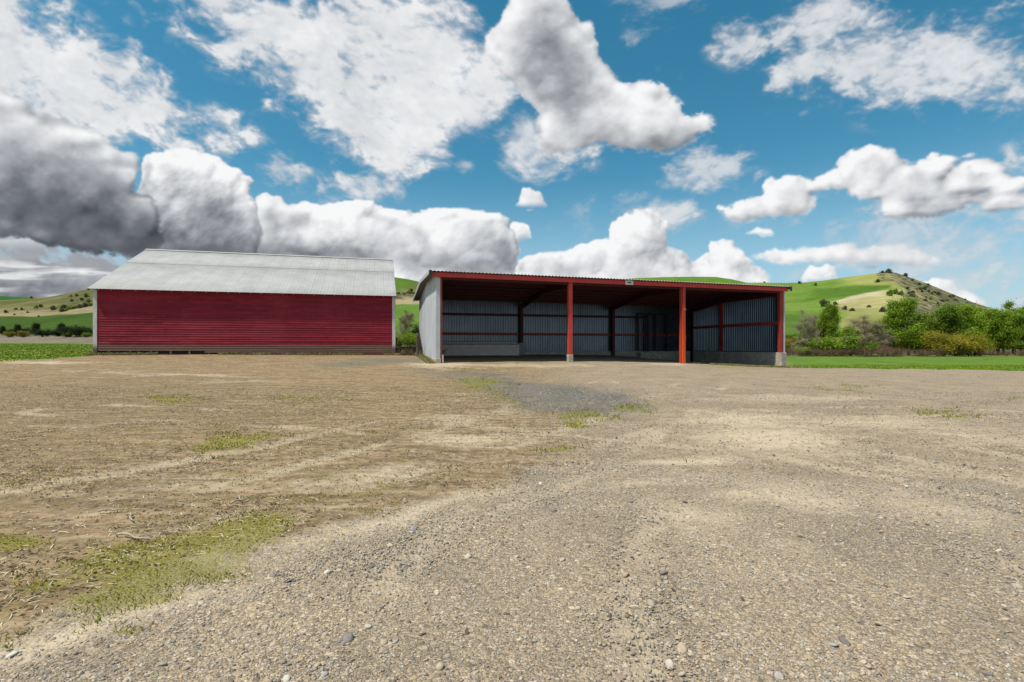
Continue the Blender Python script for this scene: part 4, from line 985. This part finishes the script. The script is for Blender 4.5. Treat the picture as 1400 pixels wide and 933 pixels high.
# ================================================================== OPEN SHED
SX, SY, ST = -4.12, 28.0, math.atan2(.2685, .9633); SLn = 23.1; SDp = 10.0
shed = empty('open_shed', (SX, SY, 0), ST)
tag(shed, 'open fronted steel machine shed with red posts, red front beam and corrugated walls', 'shed')
gz = rel(SX, SY, ST)
tilt = -.0052
def zr(y): # roof height along the depth
    return np.interp(y, [-.35, 5.0, 10.5], [5.60, 5.70, 4.98])
def steel_red(name, lo, hi, fade=None):
    m, t, b = mat(name); P = t.obj(); n = t.noise(P, 2.2, 6, .65); s = t.noise(t.mapping(P, sc=(6, 6, .8)), 4, 6, .75)
    col = t.ramp(n, [(.3, lo), (.7, hi)])
    col = t.mix(t.math('MULTIPLY', t.rng(s, .57, .66), .7), col, c(.11,.04,.028))
    if fade:
        sp = t.new('ShaderNodeSeparateXYZ'); t.put(sp.inputs[0], P)
        k = t.rng(t.math('ADD', sp.outputs[2], t.math('MULTIPLY', t.math('SUBTRACT', s, .5), 1.2)), 3.6, 1.2)
        col = t.mix(k, col, c(*fade)); col = t.mix(t.math('MULTIPLY', t.rng(s, .62, .70), t.math('MULTIPLY', k, .7)), col, c(.50,.28,.22))
    t.put(b.inputs['Base Color'], col); b.inputs['Roughness'].default_value = .55; return m
RED = steel_red('red_steel', (.22,.030,.022), (.33,.045,.032)); REDB = steel_red('red_beam', (.43,.045,.040), (.54,.065,.055)); REDP = steel_red('red_post', (.46,.048,.034), (.56,.066,.046)); ORANGE = steel_red('orange_post', (.36,.045,.028), (.44,.06,.03), (.60,.095,.025)); REDD = steel_red('red_steel_shaded', (.040,.008,.012), (.062,.012,.017))  # the last is the red steel again, interior shade put into its colour
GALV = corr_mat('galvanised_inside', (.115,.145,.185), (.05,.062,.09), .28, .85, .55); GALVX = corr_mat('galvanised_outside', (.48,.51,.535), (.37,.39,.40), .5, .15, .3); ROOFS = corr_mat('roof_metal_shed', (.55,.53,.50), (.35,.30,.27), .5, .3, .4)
def conc_mat():
    m, t, b = mat('concrete'); P = t.obj(); n = t.noise(P, 1.6, 6, .65); n2 = t.noise(t.mapping(P, sc=(1, 1, 2.6)), 2.6, 7, .72); n3 = t.noise(P, 24, 4, .6)
    col = t.ramp(n, [(.3, (.27,.24,.20)), (.7, (.46,.42,.36))]); col = t.mix(t.math('MULTIPLY', t.rng(n2, .55, .62), .7), col, c(.62,.62,.62))
    col = t.mix(t.math('MULTIPLY', t.rng(n2, .42, .32), .6), col, c(.12,.11,.095)); t.put(b.inputs['Base Color'], col); b.inputs['Roughness'].default_value = .92
    t.put(b.inputs['Normal'], t.bump(t.math('ADD', n3, n), .4, .012)); return m
CONC = conc_mat()
# --- ribbed wall sheet along a straight line, ribs standing out
def ribbed(mb, p, q, zb, zt, nrm, pitch=.2, amp=.042, th=.006):
    p = Vector(p); q = Vector(q); L = (q-p).length; d = (q-p)/L; nr = Vector((nrm[0], nrm[1])); prof = [(0, 0), (.42, 0), (.55, 1), (.80, 1), (.93, 0)]
    us = []; k = 0
    while k*pitch < L:
        for f, h in prof:
            u = (k+f)*pitch
            if u <= L: us.append((u, h*amp))
        k += 1
    us.append((L, 0)); b = len(mb.v)
    for u, h in us:
        w = p+d*u+nr*h; w2 = w-nr*th; t_ = zt(u) if callable(zt) else zt; b_ = zb(u) if callable(zb) else zb
        mb.v += [(w.x, w.y, b_), (w.x, w.y, t_), (w2.x, w2.y, b_), (w2.x, w2.y, t_)]
    for i in range(len(us)-1):
        a = b+4*i; mb.f += [(a, a+4, a+5, a+1), (a+2, a+3, a+7, a+6), (a+1, a+5, a+7, a+3), (a, a+2, a+6, a+4)]
def zl(x, y): return float(zr(y))+tilt*x
PL = 1.10            # top of the concrete plinth
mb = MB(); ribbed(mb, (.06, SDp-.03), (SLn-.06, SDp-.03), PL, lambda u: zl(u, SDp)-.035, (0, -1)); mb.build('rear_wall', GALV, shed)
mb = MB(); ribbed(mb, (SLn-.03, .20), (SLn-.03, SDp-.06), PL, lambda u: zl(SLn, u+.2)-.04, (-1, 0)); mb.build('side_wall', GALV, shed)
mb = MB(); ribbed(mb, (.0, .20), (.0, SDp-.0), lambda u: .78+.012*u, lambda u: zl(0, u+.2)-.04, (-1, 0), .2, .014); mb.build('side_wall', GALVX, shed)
# grey corner flashing wrapping the left front corner and the right front edge
mb = MB(); mb.box(-.03, .19, -.035, -.005, .62, 5.34); mb.box(-.035, -.005, -.03, .24, .62, 5.34); mb.build('corner_flashing', GALVX, shed)
mb = MB(); mb.box(SLn+.015, SLn+.12, -.02, .20, PL, 5.22); mb.build('corner_flashing', GALVX, shed)
# concrete
mb = MB(); mb.box(SLn-.22, SLn-.002, .34, SDp-.2, -.3, PL); mb.build('plinth', CONC, shed, bevel=.012)
mb = MB(); mb.box(SLn-.34, SLn+.12, -.16, .335, -.3, PL-.004); mb.build('pier', CONC, shed, bevel=.03)
mb = MB(); mb.box(SLn-.30, SLn-.222, 5.86, 6.12, -.3, PL-.006); mb.build('pier', CONC, shed, bevel=.02)
mb = MB(); mb.box(.1, 20.0, SDp-.20, SDp-.004, .3, PL+.012); mb.box(20.0, SLn-.002, SDp-.198, SDp-.006, -.2, PL+.012); mb.build('plinth', CONC, shed, bevel=.01)
mb = MB(); mb.box(-.05, .14, .06, SDp-.2, .2, .80); mb.box(-.03, .22, -.12, .05, .2, .84); mb.build('footing', simple('tan_concrete', (.40,.33,.25), .95, 0, 3, .25, .3), shed, bevel=.012)
# red frame: posts
P1x, P2x = 7.85, 15.42
def post(name, x, y, w, d, z0, z1, m, flange=True):
    mb = MB()
    if flange:
        f = .022; mb.box(x-w/2, x+w/2, y-d/2, y-d/2+f, z0, z1); mb.box(x-w/2, x+w/2, y+d/2-f, y+d/2, z0, z1); mb.box(x-.011, x+.011, y-d/2+f, y+d/2-f, z0, z1)
    else: mb.box(x-w/2, x+w/2, y-d/2, y+d/2, z0, z1)
    return mb.build(name, m, shed, bevel=0 if flange else .008)
p1 = post('front_post', P1x, .10, .25, .24, 1.02, 5.28, REDP, False)
mb = MB(); mb.box(P1x-.15, P1x+.15, -.07, .26, .3, 1.02); mb.build('post_footing', CONC, shed, bevel=.02)
p2 = post('front_post', P2x, .02, .20, .30, .25, 5.24, ORANGE, False)
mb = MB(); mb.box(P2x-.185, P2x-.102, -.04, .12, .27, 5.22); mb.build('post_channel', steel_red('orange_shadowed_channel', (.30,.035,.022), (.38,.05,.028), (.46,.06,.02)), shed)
mb = MB(); mb.box(P2x+.1, P2x+.19, -.10, -.04, 3.80, 3.85); mb.box(P2x-.02, P2x+.05, -.155, -.13, 3.80, 3.86); mb.build('bracket', simple('pale_bracket', (.45,.36,.28), .6), shed)
mb = MB(); mb.box(P2x+.1, P2x+.15, -.12, .02, 1.9, 2.12); mb.build('bracket', RED, shed)
mb = MB(); mb.tube([(P2x+.13, -.10, .9), (P2x+.12, -.11, 2.0), (P2x+.13, -.10, 2.6)], .012, 6); mb.build('cable', DARKWOOD, shed)
post('front_post', .25, .06, .10, .16, .6, 5.28, RED, False); post('front_post', SLn-.17, .10, .24, .24, PL, 5.20, RED, False)
mb = MB(); mb.box(.30, .36, -.10, -.04, .45, 1.05); mb.build('guard_post', simple('white_stub', (.5,.49,.46), .8), shed)
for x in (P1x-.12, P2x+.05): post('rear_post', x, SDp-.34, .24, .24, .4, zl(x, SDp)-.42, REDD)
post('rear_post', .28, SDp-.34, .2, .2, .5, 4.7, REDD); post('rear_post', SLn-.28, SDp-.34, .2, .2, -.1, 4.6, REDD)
post('side_post', SLn-.20, 5.98, .20, .22, PL, zl(SLn, 6)-.35, RED)
# front beam and roof
mb = MB(); mb.box(-.30, SLn+.14, -.22, -.19, 5.29, 5.54); mb.box(-.30, SLn+.14, -.19, -.02, 5.50, 5.54); mb.box(-.30, SLn+.14, -.19, -.08, 5.29, 5.32)
bm = mb.build('front_beam', REDB, shed)
bm.rotation_euler = (0, math.atan(-tilt), 0); bm.location = (0, 0, 0)
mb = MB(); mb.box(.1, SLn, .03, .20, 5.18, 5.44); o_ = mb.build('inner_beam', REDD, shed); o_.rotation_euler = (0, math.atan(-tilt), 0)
# corrugated roof, following a low off-centre ridge
mb = MB(); x0, x1 = -.42, SLn+.28; pitch = .205; n = int((x1-x0)/(pitch/6)); yy = [-.35, 5.0, 10.5]; b0 = 0
for i in range(n+1):
    x = x0+(x1-x0)*i/n; h = .024*math.sin(2*math.pi*x/pitch)+tilt*x
    for y in yy: mb.v += [(x, y, float(zr(y))+h), (x, y, float(zr(y))+h-.012)]
for i in range(n):
    a = 6*i; e = 6*(i+1)
    for k in (0, 2): mb.f += [(a+k, e+k, e+k+2, a+k+2), (a+k+1, a+k+3, e+k+3, e+k+1)]
    mb.f += [(a, a+1, e+1, e), (a+4, e+4, e+5, a+5)]
mb.build('roof', ROOFS, shed, smooth=True)
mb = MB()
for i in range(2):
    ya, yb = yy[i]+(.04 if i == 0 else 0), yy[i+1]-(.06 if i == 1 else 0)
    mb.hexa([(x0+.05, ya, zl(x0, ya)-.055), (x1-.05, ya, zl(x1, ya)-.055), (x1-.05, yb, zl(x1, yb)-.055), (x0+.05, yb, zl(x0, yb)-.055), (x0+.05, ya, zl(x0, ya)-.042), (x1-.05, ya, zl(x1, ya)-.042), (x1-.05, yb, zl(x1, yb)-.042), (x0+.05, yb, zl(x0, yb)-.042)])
mb.build('roof_shade_sheet', simple('shade_sheet_dark', (.022,.024,.034), .8), shed)  # dark sheet added below the roof; the underside's shade is put into its colour
DGUT = simple('dark_rake', (.03,.035,.03), .6); RAKE = simple('rake_metal', (.42,.43,.43), .5, .1)
def rake(x, m, w, hgt, name):
    mb = MB()
    for (ya, yb) in ((-.36, 5.0), (5.0, 10.52)): mb.bar((x, ya, zl(x, ya)-hgt/2+.03), (x, yb, zl(x, yb)-hgt/2+.03), w, hgt)
    mb.build(name, m, shed)
rake(-.435, RAKE, .03, .21, 'rake_trim'); rake(SLn+.29, DGUT, .05, .20, 'rake_trim')
mb = MB(); mb.box(-.46, -.31, -.40, -.365, 5.31, 5.62); mb.build('beam_end_cap', DGUT, shed)
mb = MB(); mb.box(SLn+.16, SLn+.33, -.40, -.365, 5.18, 5.44); mb.build('beam_end_cap', DGUT, shed)
# soffit underside strip on the left overhang
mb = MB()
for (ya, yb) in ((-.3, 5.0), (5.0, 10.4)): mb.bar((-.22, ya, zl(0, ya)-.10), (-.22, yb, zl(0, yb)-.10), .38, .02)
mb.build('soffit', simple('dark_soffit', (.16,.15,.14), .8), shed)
# rafters and purlins
for x in (.25, P1x, P2x, SLn-.25):
    mb = MB()
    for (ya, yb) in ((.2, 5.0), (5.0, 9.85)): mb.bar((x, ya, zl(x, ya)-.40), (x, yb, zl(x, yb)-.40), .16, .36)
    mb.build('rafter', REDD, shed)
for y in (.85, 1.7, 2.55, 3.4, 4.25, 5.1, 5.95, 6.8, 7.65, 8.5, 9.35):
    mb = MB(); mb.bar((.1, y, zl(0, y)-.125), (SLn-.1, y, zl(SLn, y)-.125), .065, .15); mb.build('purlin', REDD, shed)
# girts
for z, xa, xb in ((2.46, .2, SLn-.3), (3.92, .2, P2x+3.2)):
    mb = MB(); mb.box(xa, xb, SDp-.21, SDp-.07, z-.09, z+.09); mb.build('girt', RED if z < 3 else REDD, shed)
mb = MB(); mb.box(SLn-.21, SLn-.07, .22, 5.86, 3.00, 3.19); mb.box(SLn-.21, SLn-.07, 6.10, SDp-.25, 3.00, 3.19); mb.build('girt', RED, shed)
mb = MB(); mb.box(SLn-.20, SLn-.07, .22, SDp-.25, PL+.002, PL+.05); mb.build('base_rail', DARKWOOD, shed)
mb = MB(); mb.box(SLn-.22, SLn-.06, .20, SDp-.3, 4.90, 5.12); mb.build('eave_strut', REDD, shed)
# steel door frame set in the rear wall of the right bay
DF = simple('dark_door_steel', (.028,.03,.04), .6, .2)
mb = MB()
for x in (P2x+2.35, P2x+3.05, P2x+3.25, P2x+3.95, P2x+5.0): mb.box(x-.05, x+.05, SDp-.33, SDp-.215, PL+.02, 4.15)
mb.box(P2x+2.3, P2x+5.05, SDp-.34, SDp-.216, 4.15, 4.27); dr = mb.build('door_frame', DF, shed)
mb = MB(); mb.box(P2x+2.2, P2x+5.3, SDp-.9, SDp-.22, .3, 1.03); mb.build('door_step', CONC, shed, bevel=.03)
# low grey feed bunk along the rear wall of the left bay
bunk = empty('feed_bunk', (SX+.35*math.cos(ST)-9.0*math.sin(ST), SY+.35*math.sin(ST)+9.0*math.cos(ST), gz(3, 9.2)-.02), ST)
tag(bunk, 'long low grey feed bunk against the back wall inside the left bay of the shed', 'feed bunk')
BK = simple('bunk_board', (.62,.59,.57), .85, 0, 2, .2, .2, (1, 1, 4)); BKM = simple('bunk_rail', (.13,.17,.20), .5, .3)
mb = MB(); mb.box(.0, 7.0, .0, .05, -.2, .82); mb.build('front_panel', BK, bunk); mb = MB(); mb.box(.0, 7.0, .55, .60, -.2, 1.0); mb.build('back_panel', BK, bunk)
mb = MB(); mb.box(-.0, 7.0, -.06, .07, .822, .90); mb.box(0, 7.0, .50, .62, 1.002, 1.06); mb.build('top_rail', BKM, bunk)
mb = MB(); mb.box(0, 7.0, .052, .548, .05, .09); mb.build('trough_floor', BK, bunk)
mb = MB(); mb.box(7.0, 7.45, .0, .55, -.2, .95); mb.build('end_box', simple('bunk_end', (.20,.23,.25), .6, .3), bunk)
# sign on the front beam
sx = 11.55
sign = empty('beam_sign', (SX+sx*math.cos(ST)+.245*math.sin(ST), SY+sx*math.sin(ST)-.245*math.cos(ST), 5.415+tilt*sx), ST)
tag(sign, 'small white plate with a dark mark fixed to the red front beam', 'sign')
mb = MB(); mb.box(-.26, .26, -.012, .022, -.13, .13); mb.build('plate', simple('sign_white', (.62,.60,.55), .5), sign, bevel=.004)
mb = MB(); mb.box(-.10, .06, -.018, -.0125, -.035, .035); mb.tube([(.06, -.018, 0), (.06, -.0125, 0)], .055, 12); mb.box(-.14, -.10, -.018, -.0125, -.015, .015); mb.build('emblem', simple('sign_dark', (.04,.05,.05), .5), sign)

# ================================================================== POSTS, STICKS
WOODP = simple('weathered_post', (.10,.08,.062), .95, 0, 6, .4, .5, (1, 1, .2))
def fence_post(px, D, top, rad, label, lean):
    x = (px-HX)/F*D; z = float(G(x, D)); h = EYE+(HY-top)/F*D-z
    r = tag(empty('fence_post', (x, D, z), .3), label, 'fence post'); r.rotation_euler = (lean[0], lean[1], .3)
    mb = MB(); mb.tube([(0, 0, -.3), (.01, 0, h*.4), (0, .01, h*.8), (.005, .01, h)], [rad*1.1, rad, rad*.97, rad*.9], 9); mb.build('post', WOODP, r)
    mb = MB()
    for k in (.45, .8): mb.tube([(0, 0, h*k-.012), (0, 0, h*k+.012)], rad*1.12, 9)
    mb.build('wire_wrap', DARKWOOD, r)
fence_post(570.5, 33.6, 455, .085, 'dark weathered wooden fence post beside the left wall of the shed', (.0, .02))
fence_post(542.3, 34.6, 462, .05, 'thin brown wooden post beside the right corner of the barn', (.0, .0))
STK = simple('dead_wood', (.34,.29,.22), .9, 0, 20, .3, .3)
def stick(px, py, L, ang, label):
    x, y, z = ground_at(px, py); o = MB(); rg = random.Random(int(px)); pts = []
    for i in range(7):
        s = (i/6-.5)*L; pts.append((s, math.sin(i*1.3)*L*.03+rg.uniform(-.01, .01), .012+.012*abs(math.sin(i*1.1))))
    o.tube(pts, [.010, .0095, .009, .008, .007, .005, .003], 6); b = pts[3]
    o.tube([b, (b[0]+L*.14, b[1]+L*.12, .03), (b[0]+L*.25, b[1]+L*.15, .015)], [.006, .005, .002], 5)
    ob = o.build('stick', STK, None, smooth=True); ob.location = (x, y, z+.012); ob.rotation_euler = (0, 0, ang); tag(ob, label, 'stick', 'dead sticks on the yard')
stick(186, 742, .42, -.35, 'pale forked dead stick lying across the mossy grass patch')
stick(178, 712, .30, -.8, 'thin bent dead stick on bare soil above the mossy patch')
stick(155, 702, .25, .2, 'short thin dead stick left of the bent one above the moss')
stick(330, 690, .22, 1.2, 'upright curled dead twig near the top of the mossy patch')

# ================================================================== SCATTER: gravel, straw, grass
def ico(sub):
    import bmesh
    bm_ = bmesh.new(); bmesh.ops.create_icosphere(bm_, subdivisions=sub, radius=1); bm_.verts.ensure_lookup_table()
    V = np.array([v.co[:] for v in bm_.verts]); Fc = np.array([[v.index for v in f.verts] for f in bm_.faces]); bm_.free(); return V, Fc
def scatter_pts(n, y0, y1, pw, mfun, rg, ulim=1.06):
    """random ground points inside a wedge in front of the yard, kept with probability mfun"""
    t = rg.random(n); y = (y0**pw+(y1**pw-y0**pw)*t)**(1/pw); x = rg.uniform(-ulim, ulim, n)*(y+.4)
    z = G(x, y); m = masks(x, y, z); k = rg.random(n) < mfun(m, x, y); z = z + np.exp(-np.hypot(x, y)/22)*(m['brown']*(fbm(x/.16, y/.12, 3, 81)-.5)*.045)
    return x[k], y[k], z[k]
def stones(name, n, y0, y1, pw, mfun, rlo, rhi, sub, m, seed):
    rg = np.random.default_rng(seed); x, y, z = scatter_pts(n, y0, y1, pw, mfun, rg); n = len(x)
    V0, F0 = ico(sub); tv = []
    for k in range(8):
        q = V0*(1+.0); w = rg.normal(size=(5, 3)); w /= np.linalg.norm(w, axis=1)[:, None]
        for d_ in w:          # chip flat facets off
            h = q@d_; cut = rg.uniform(.55, .85); q = q-np.maximum(h-cut, 0)[:, None]*d_
        tv.append(q*(1+rg.normal(size=(len(q), 1))*.05))
    tv = np.array(tv); kk = rg.integers(0, 8, n)
    r = rlo*(rhi/rlo)**(rg.random(n)**2.2); S = np.stack([r*rg.uniform(.8, 1.35, n), r*rg.uniform(.65, 1.0, n), r*rg.uniform(.35, .7, n)], 1)
    V = tv[kk]*S[:, None, :]; a = rg.uniform(0, 6.283, n); ca, sa = np.cos(a)[:, None], np.sin(a)[:, None]; tl = rg.normal(size=(n, 2))*.22
    X = V[..., 0]*ca-V[..., 1]*sa; Y = V[..., 0]*sa+V[..., 1]*ca; Z = V[..., 2]+X*tl[:, :1]+Y*tl[:, 1:]
    P = np.stack([X+x[:, None], Y+y[:, None], Z+(z+S[:, 2]*.30)[:, None]], -1).reshape(-1, 3)
    Fc = (F0[None]+(np.arange(n)*len(V0))[:, None, None]).reshape(-1, 3)
    o = np_mesh(name, P, Fc, m, smooth=(sub > 1)); return o
def stone_mat():
    m, t, b = mat('stone'); g = t.new('ShaderNodeNewGeometry'); P = g.outputs['Position']; n = t.noise(P, 60, 4, .6)
    col = t.ramp(g.outputs['Random Per Island'], [(0, (.12,.105,.092)), (.15, (.21,.19,.17)), (.35, (.31,.275,.23)), (.52, (.40,.32,.22)), (.66, (.43,.38,.31)), (.78, (.27,.265,.265)), (.86, (.50,.43,.33)), (.93, (.38,.25,.16)), (.985, (.52,.48,.42))])
    col = t.mix(1.0, col, t.ramp(n, [(.3, .85), (.7, 1.15)]), 'MULTIPLY')
    t.put(b.inputs['Base Color'], col); b.inputs['Roughness'].default_value = .85; b.inputs['Specular IOR Level'].default_value = .15; return m
SM = stone_mat()
gw = lambda m, x, y: np.clip(sm(.15, .9, m['coarse'])*(1-.72*np.clip(m['pale'], 0, 1))*(1-.85*np.clip(m['green'], 0, 1))+.10, 0, 1)*(m['field'] < .3)*(1-.45*np.clip(m['brown'], 0, 1))*(.35+.9*sm(.35, .65, fbm(x/.9, y/.7, 3, 201)))
tag(stones('gravel', 90000, 1.9, 6.5, 1.5, gw, .0042, .0130, 1, SM, 21), 'loose grey and tan river gravel spread over the front of the yard', 'gravel', kind='stuff')
tag(stones('cobbles', 1500, 2.0, 9.0, 1.7, gw, .014, .030, 2, SM, 22), 'larger rounded stones lying among the gravel of the yard', 'stones', kind='stuff')
tag(stones('far_gravel', 60000, 6.0, 17.0, 1.8, gw, .008, .020, 1, SM, 23), 'gravel thinning out across the middle of the yard', 'gravel', kind='stuff')
tag(stones('crushed_rock', 26000, 14.0, 27.5, 1.6, lambda m, x, y: np.clip(m['blue']*1.2-.15, 0, 1)+.06*(m['field'] < .3), .014, .035, 1, simple('blue_rock', (.20,.215,.235), .9, 0, 8, .6), 24), 'blue grey crushed rock spread in front of the open shed', 'gravel', kind='stuff')
# straw and chips
def straw(name, n, y0, y1, pw, mfun, L, w, m, seed):
    rg = np.random.default_rng(seed); x, y, z = scatter_pts(n, y0, y1, pw, mfun, rg); n = len(x)
    a = rg.uniform(0, 6.283, n); l = L*rg.uniform(.35, 1.3, n); ww = w*rg.uniform(.6, 1.4, n)
    dx, dy = np.cos(a), np.sin(a); bend = rg.normal(size=n)*.25*l; up = rg.uniform(0, .012, n)
    q = []
    for s, hz in ((-.5, .003), (0, .007), (.5, .004)):
        cx = x+dx*l*s-dy*bend*(.25-s*s); cy = y+dy*l*s+dx*bend*(.25-s*s); cz = z+hz+up*(s+.5)
        q.append(np.stack([cx-dy*ww, cy+dx*ww, cz], 1)); q.append(np.stack([cx+dy*ww, cy-dx*ww, cz+.0015], 1))
    V = np.stack(q, 1).reshape(-1, 3); i = (np.arange(n)*6)[:, None]
    Fc = np.concatenate([i+np.array([[0, 1, 3, 2]]), i+np.array([[2, 3, 5, 4]])], 0)
    return np_mesh(name, V, Fc, m)
def isl_mat(name, stops, rough=.9, transl=0):
    m, t, b = mat(name); g = t.new('ShaderNodeNewGeometry'); col = t.ramp(g.outputs['Random Per Island'], stops)
    t.put(b.inputs['Base Color'], col); b.inputs['Roughness'].default_value = rough; b.inputs['Specular IOR Level'].default_value = .15
    if transl:
        tr = t.new('ShaderNodeBsdfTranslucent'); t.put(tr.inputs[0], col); ms = t.new('ShaderNodeMixShader'); ms.inputs[0].default_value = transl
        o = m.node_tree.nodes['Material Output']; t.l.new(b.outputs[0], ms.inputs[1]); t.l.new(tr.outputs[0], ms.inputs[2]); t.l.new(ms.outputs[0], o.inputs[0])
    return m
SW = isl_mat('straw', [(0, (.20,.14,.08)), (.4, (.36,.28,.17)), (.75, (.50,.42,.28)), (1, (.62,.56,.42))])
CH = isl_mat('chips', [(0, (.045,.03,.02)), (.6, (.12,.085,.055)), (1, (.22,.17,.12))])
sw = lambda m, x, y: np.clip((1-sm(.3, .8, m['coarse']))*.9+.02, 0, 1)*(m['field'] < .3)*(.25+.9*sm(.4, .65, fbm(x/1.2, y/.8, 3, 211)))
tag(straw('straw', 80000, 2.6, 17, 1.4, sw, .065, .0021, SW, 31), 'pale straw and dead grass stems littered over the bare soil', 'straw', kind='stuff')
tag(straw('wood_chips', 50000, 2.6, 17, 1.4, sw, .030, .006, CH, 32), 'dark chips and clods littered over the bare soil', 'debris', kind='stuff')
# grass and moss
def blades(name, n, y0, y1, pw, mfun, hlo, hhi, w, m, seed, ul=1.06, pts=None):
    rg = np.random.default_rng(seed); x, y, z = scatter_pts(n, y0, y1, pw, mfun, rg, ul) if pts is None else pts(rg, n); n = len(x)
    a = rg.uniform(0, 6.283, n); h = rg.uniform(hlo, hhi, n); ww = w*rg.uniform(.6, 1.4, n); dx, dy = np.cos(a)*ww, np.sin(a)*ww
    lx, ly = rg.normal(size=n)*h*.55, rg.normal(size=n)*h*.55
    V = np.stack([np.stack([x-dx, y-dy, z-.004], 1), np.stack([x+dx, y+dy, z-.004], 1), np.stack([x+dx*.7+lx*.4, y+dy*.7+ly*.4, z+h*.62], 1), np.stack([x+lx, y+ly, z+h], 1)], 1).reshape(-1, 3)
    return np_mesh(name, V, np.arange(n*4).reshape(n, 4)[:, [0, 1, 2, 3]], m)
MOSS = isl_mat('moss_grass', [(0, (.10,.10,.010)), (.35, (.21,.21,.015)), (.65, (.36,.34,.025)), (.85, (.16,.25,.02)), (1, (.50,.44,.18))], .85, .35)
GRS = isl_mat('field_grass', [(0, (.12,.21,.016)), (.5, (.20,.32,.022)), (1, (.40,.46,.045))], .8, .45)
gm = lambda m, x, y: np.clip(sm(.30, 1.0, m['green']+(fbm(x/.16, y/.13, 4, 221)-.5)*2.2+(fbm(x/.55, y/.3, 4, 225)-.5)*2.0), 0, 1)*(m['field'] < .3)*sm(.06, .3, m['green'])
gs = lambda m, x, y: (m['field'] < .3)*(m['coarse'] < .5)*sm(.48, .66, fbm(x/.5, y/.35, 4, 231))*.8
tag(blades('sprouts', 60000, 2.6, 18, 1.4, gs, .008, .03, .005, MOSS, 47), 'scattered small sprouts dotting the bare brown soil', 'weeds', kind='stuff')
tag(blades('moss', 150000, 2.2, 7.5, 1.2, gm, .006, .026, .0032, MOSS, 41), 'yellow green mossy grass growing in patches on the yard', 'grass', kind='stuff')
tag(blades('low_weeds', 200000, 6.5, 26, 1.3, lambda m, x, y: gm(m, x, y)*.9, .015, .045, .009, MOSS, 42), 'low yellow green weeds in patches before the shed', 'weeds', kind='stuff')
def fpts(rg, n):
    a = rg.random(n); y = 28+14*a**1.6; x = rg.uniform(.5, 1.12, n)*y; z = G(x, y); m = masks(x, y, z); k = m['field'] > .5; return x[k], y[k], z[k]
def fptl(rg, n):
    a = rg.random(n); y = 24+45*a**1.4; x = -rg.uniform(.78, 1.12, n)*y; z = G(x, y); m = masks(x, y, z); k = m['field'] > .5; return x[k], y[k], z[k]
tag(blades('field_grass', 16000, 0, 0, 1, None, .03, .07, .04, GRS, 43, pts=fpts), 'short bright green crop growing in the field right of the shed', 'grass', kind='stuff')
tag(blades('meadow_grass', 14000, 0, 0, 1, None, .03, .07, .04, isl_mat('meadow_green', [(0, (.07,.13,.012)), (.5, (.13,.22,.018)), (1, (.30,.34,.04))], .85, .35), 44, pts=fptl), 'short green grass growing in the field left of the barn', 'grass', kind='stuff')
def bpts(rg, n):
    u = rg.uniform(-.3, BL+.3, n); v = -.06-np.abs(rg.normal(size=n))*.16; x = BX+u*math.cos(BT)-v*math.sin(BT); y = BY+u*math.sin(BT)+v*math.cos(BT); k = fbm(u*1.1, u*0, 3, 401) > .45; return x[k], y[k], G(x[k], y[k])
tag(blades('wall_weeds', 4500, 0, 0, 1, None, .04, .22, .008, isl_mat('wall_weed', [(0, (.10,.13,.03)), (.5, (.28,.24,.10)), (1, (.42,.34,.2))], .9, .3), 51, pts=bpts), 'thin weeds and dead stems growing along the foot of the barn wall', 'weeds', kind='stuff')
def spts(rg, n):
    a = rg.random(n); u = np.where(a < .4, rg.uniform(-.6, -.1, n), rg.uniform(P2x+.5, SLn+1.2, n)); v = np.where(a < .4, rg.uniform(-.5, SDp*.8, n), -.25-np.abs(rg.normal(size=n))*.25)
    x = SX+u*math.cos(ST)-v*math.sin(ST); y = SY+u*math.sin(ST)+v*math.cos(ST); k = fbm(x*.9, y*.9, 3, 403) > .42; return x[k], y[k], G(x[k], y[k])
tag(blades('shed_weeds', 5000, 0, 0, 1, None, .03, .16, .008, isl_mat('shed_weed', [(0, (.12,.15,.03)), (.5, (.32,.29,.10)), (1, (.46,.38,.22))], .9, .3), 52, pts=spts), 'straw coloured weeds at the foot of the shed walls', 'weeds', kind='stuff')
def dpts(rg, n):
    x = rg.uniform(-9.5, -5.0, n); y = rg.uniform(34.5, 60, n); return x, y, G(x, y)
tag(blades('dry_grass', 14000, 0, 0, 1, None, .15, .55, .02, isl_mat('dry_grass', [(0, (.16,.12,.06)), (.6, (.34,.27,.16)), (1, (.16,.17,.05))], .9, .3), 45, pts=dpts), 'dry tan grass standing in the gap between barn and shed', 'grass', kind='stuff')
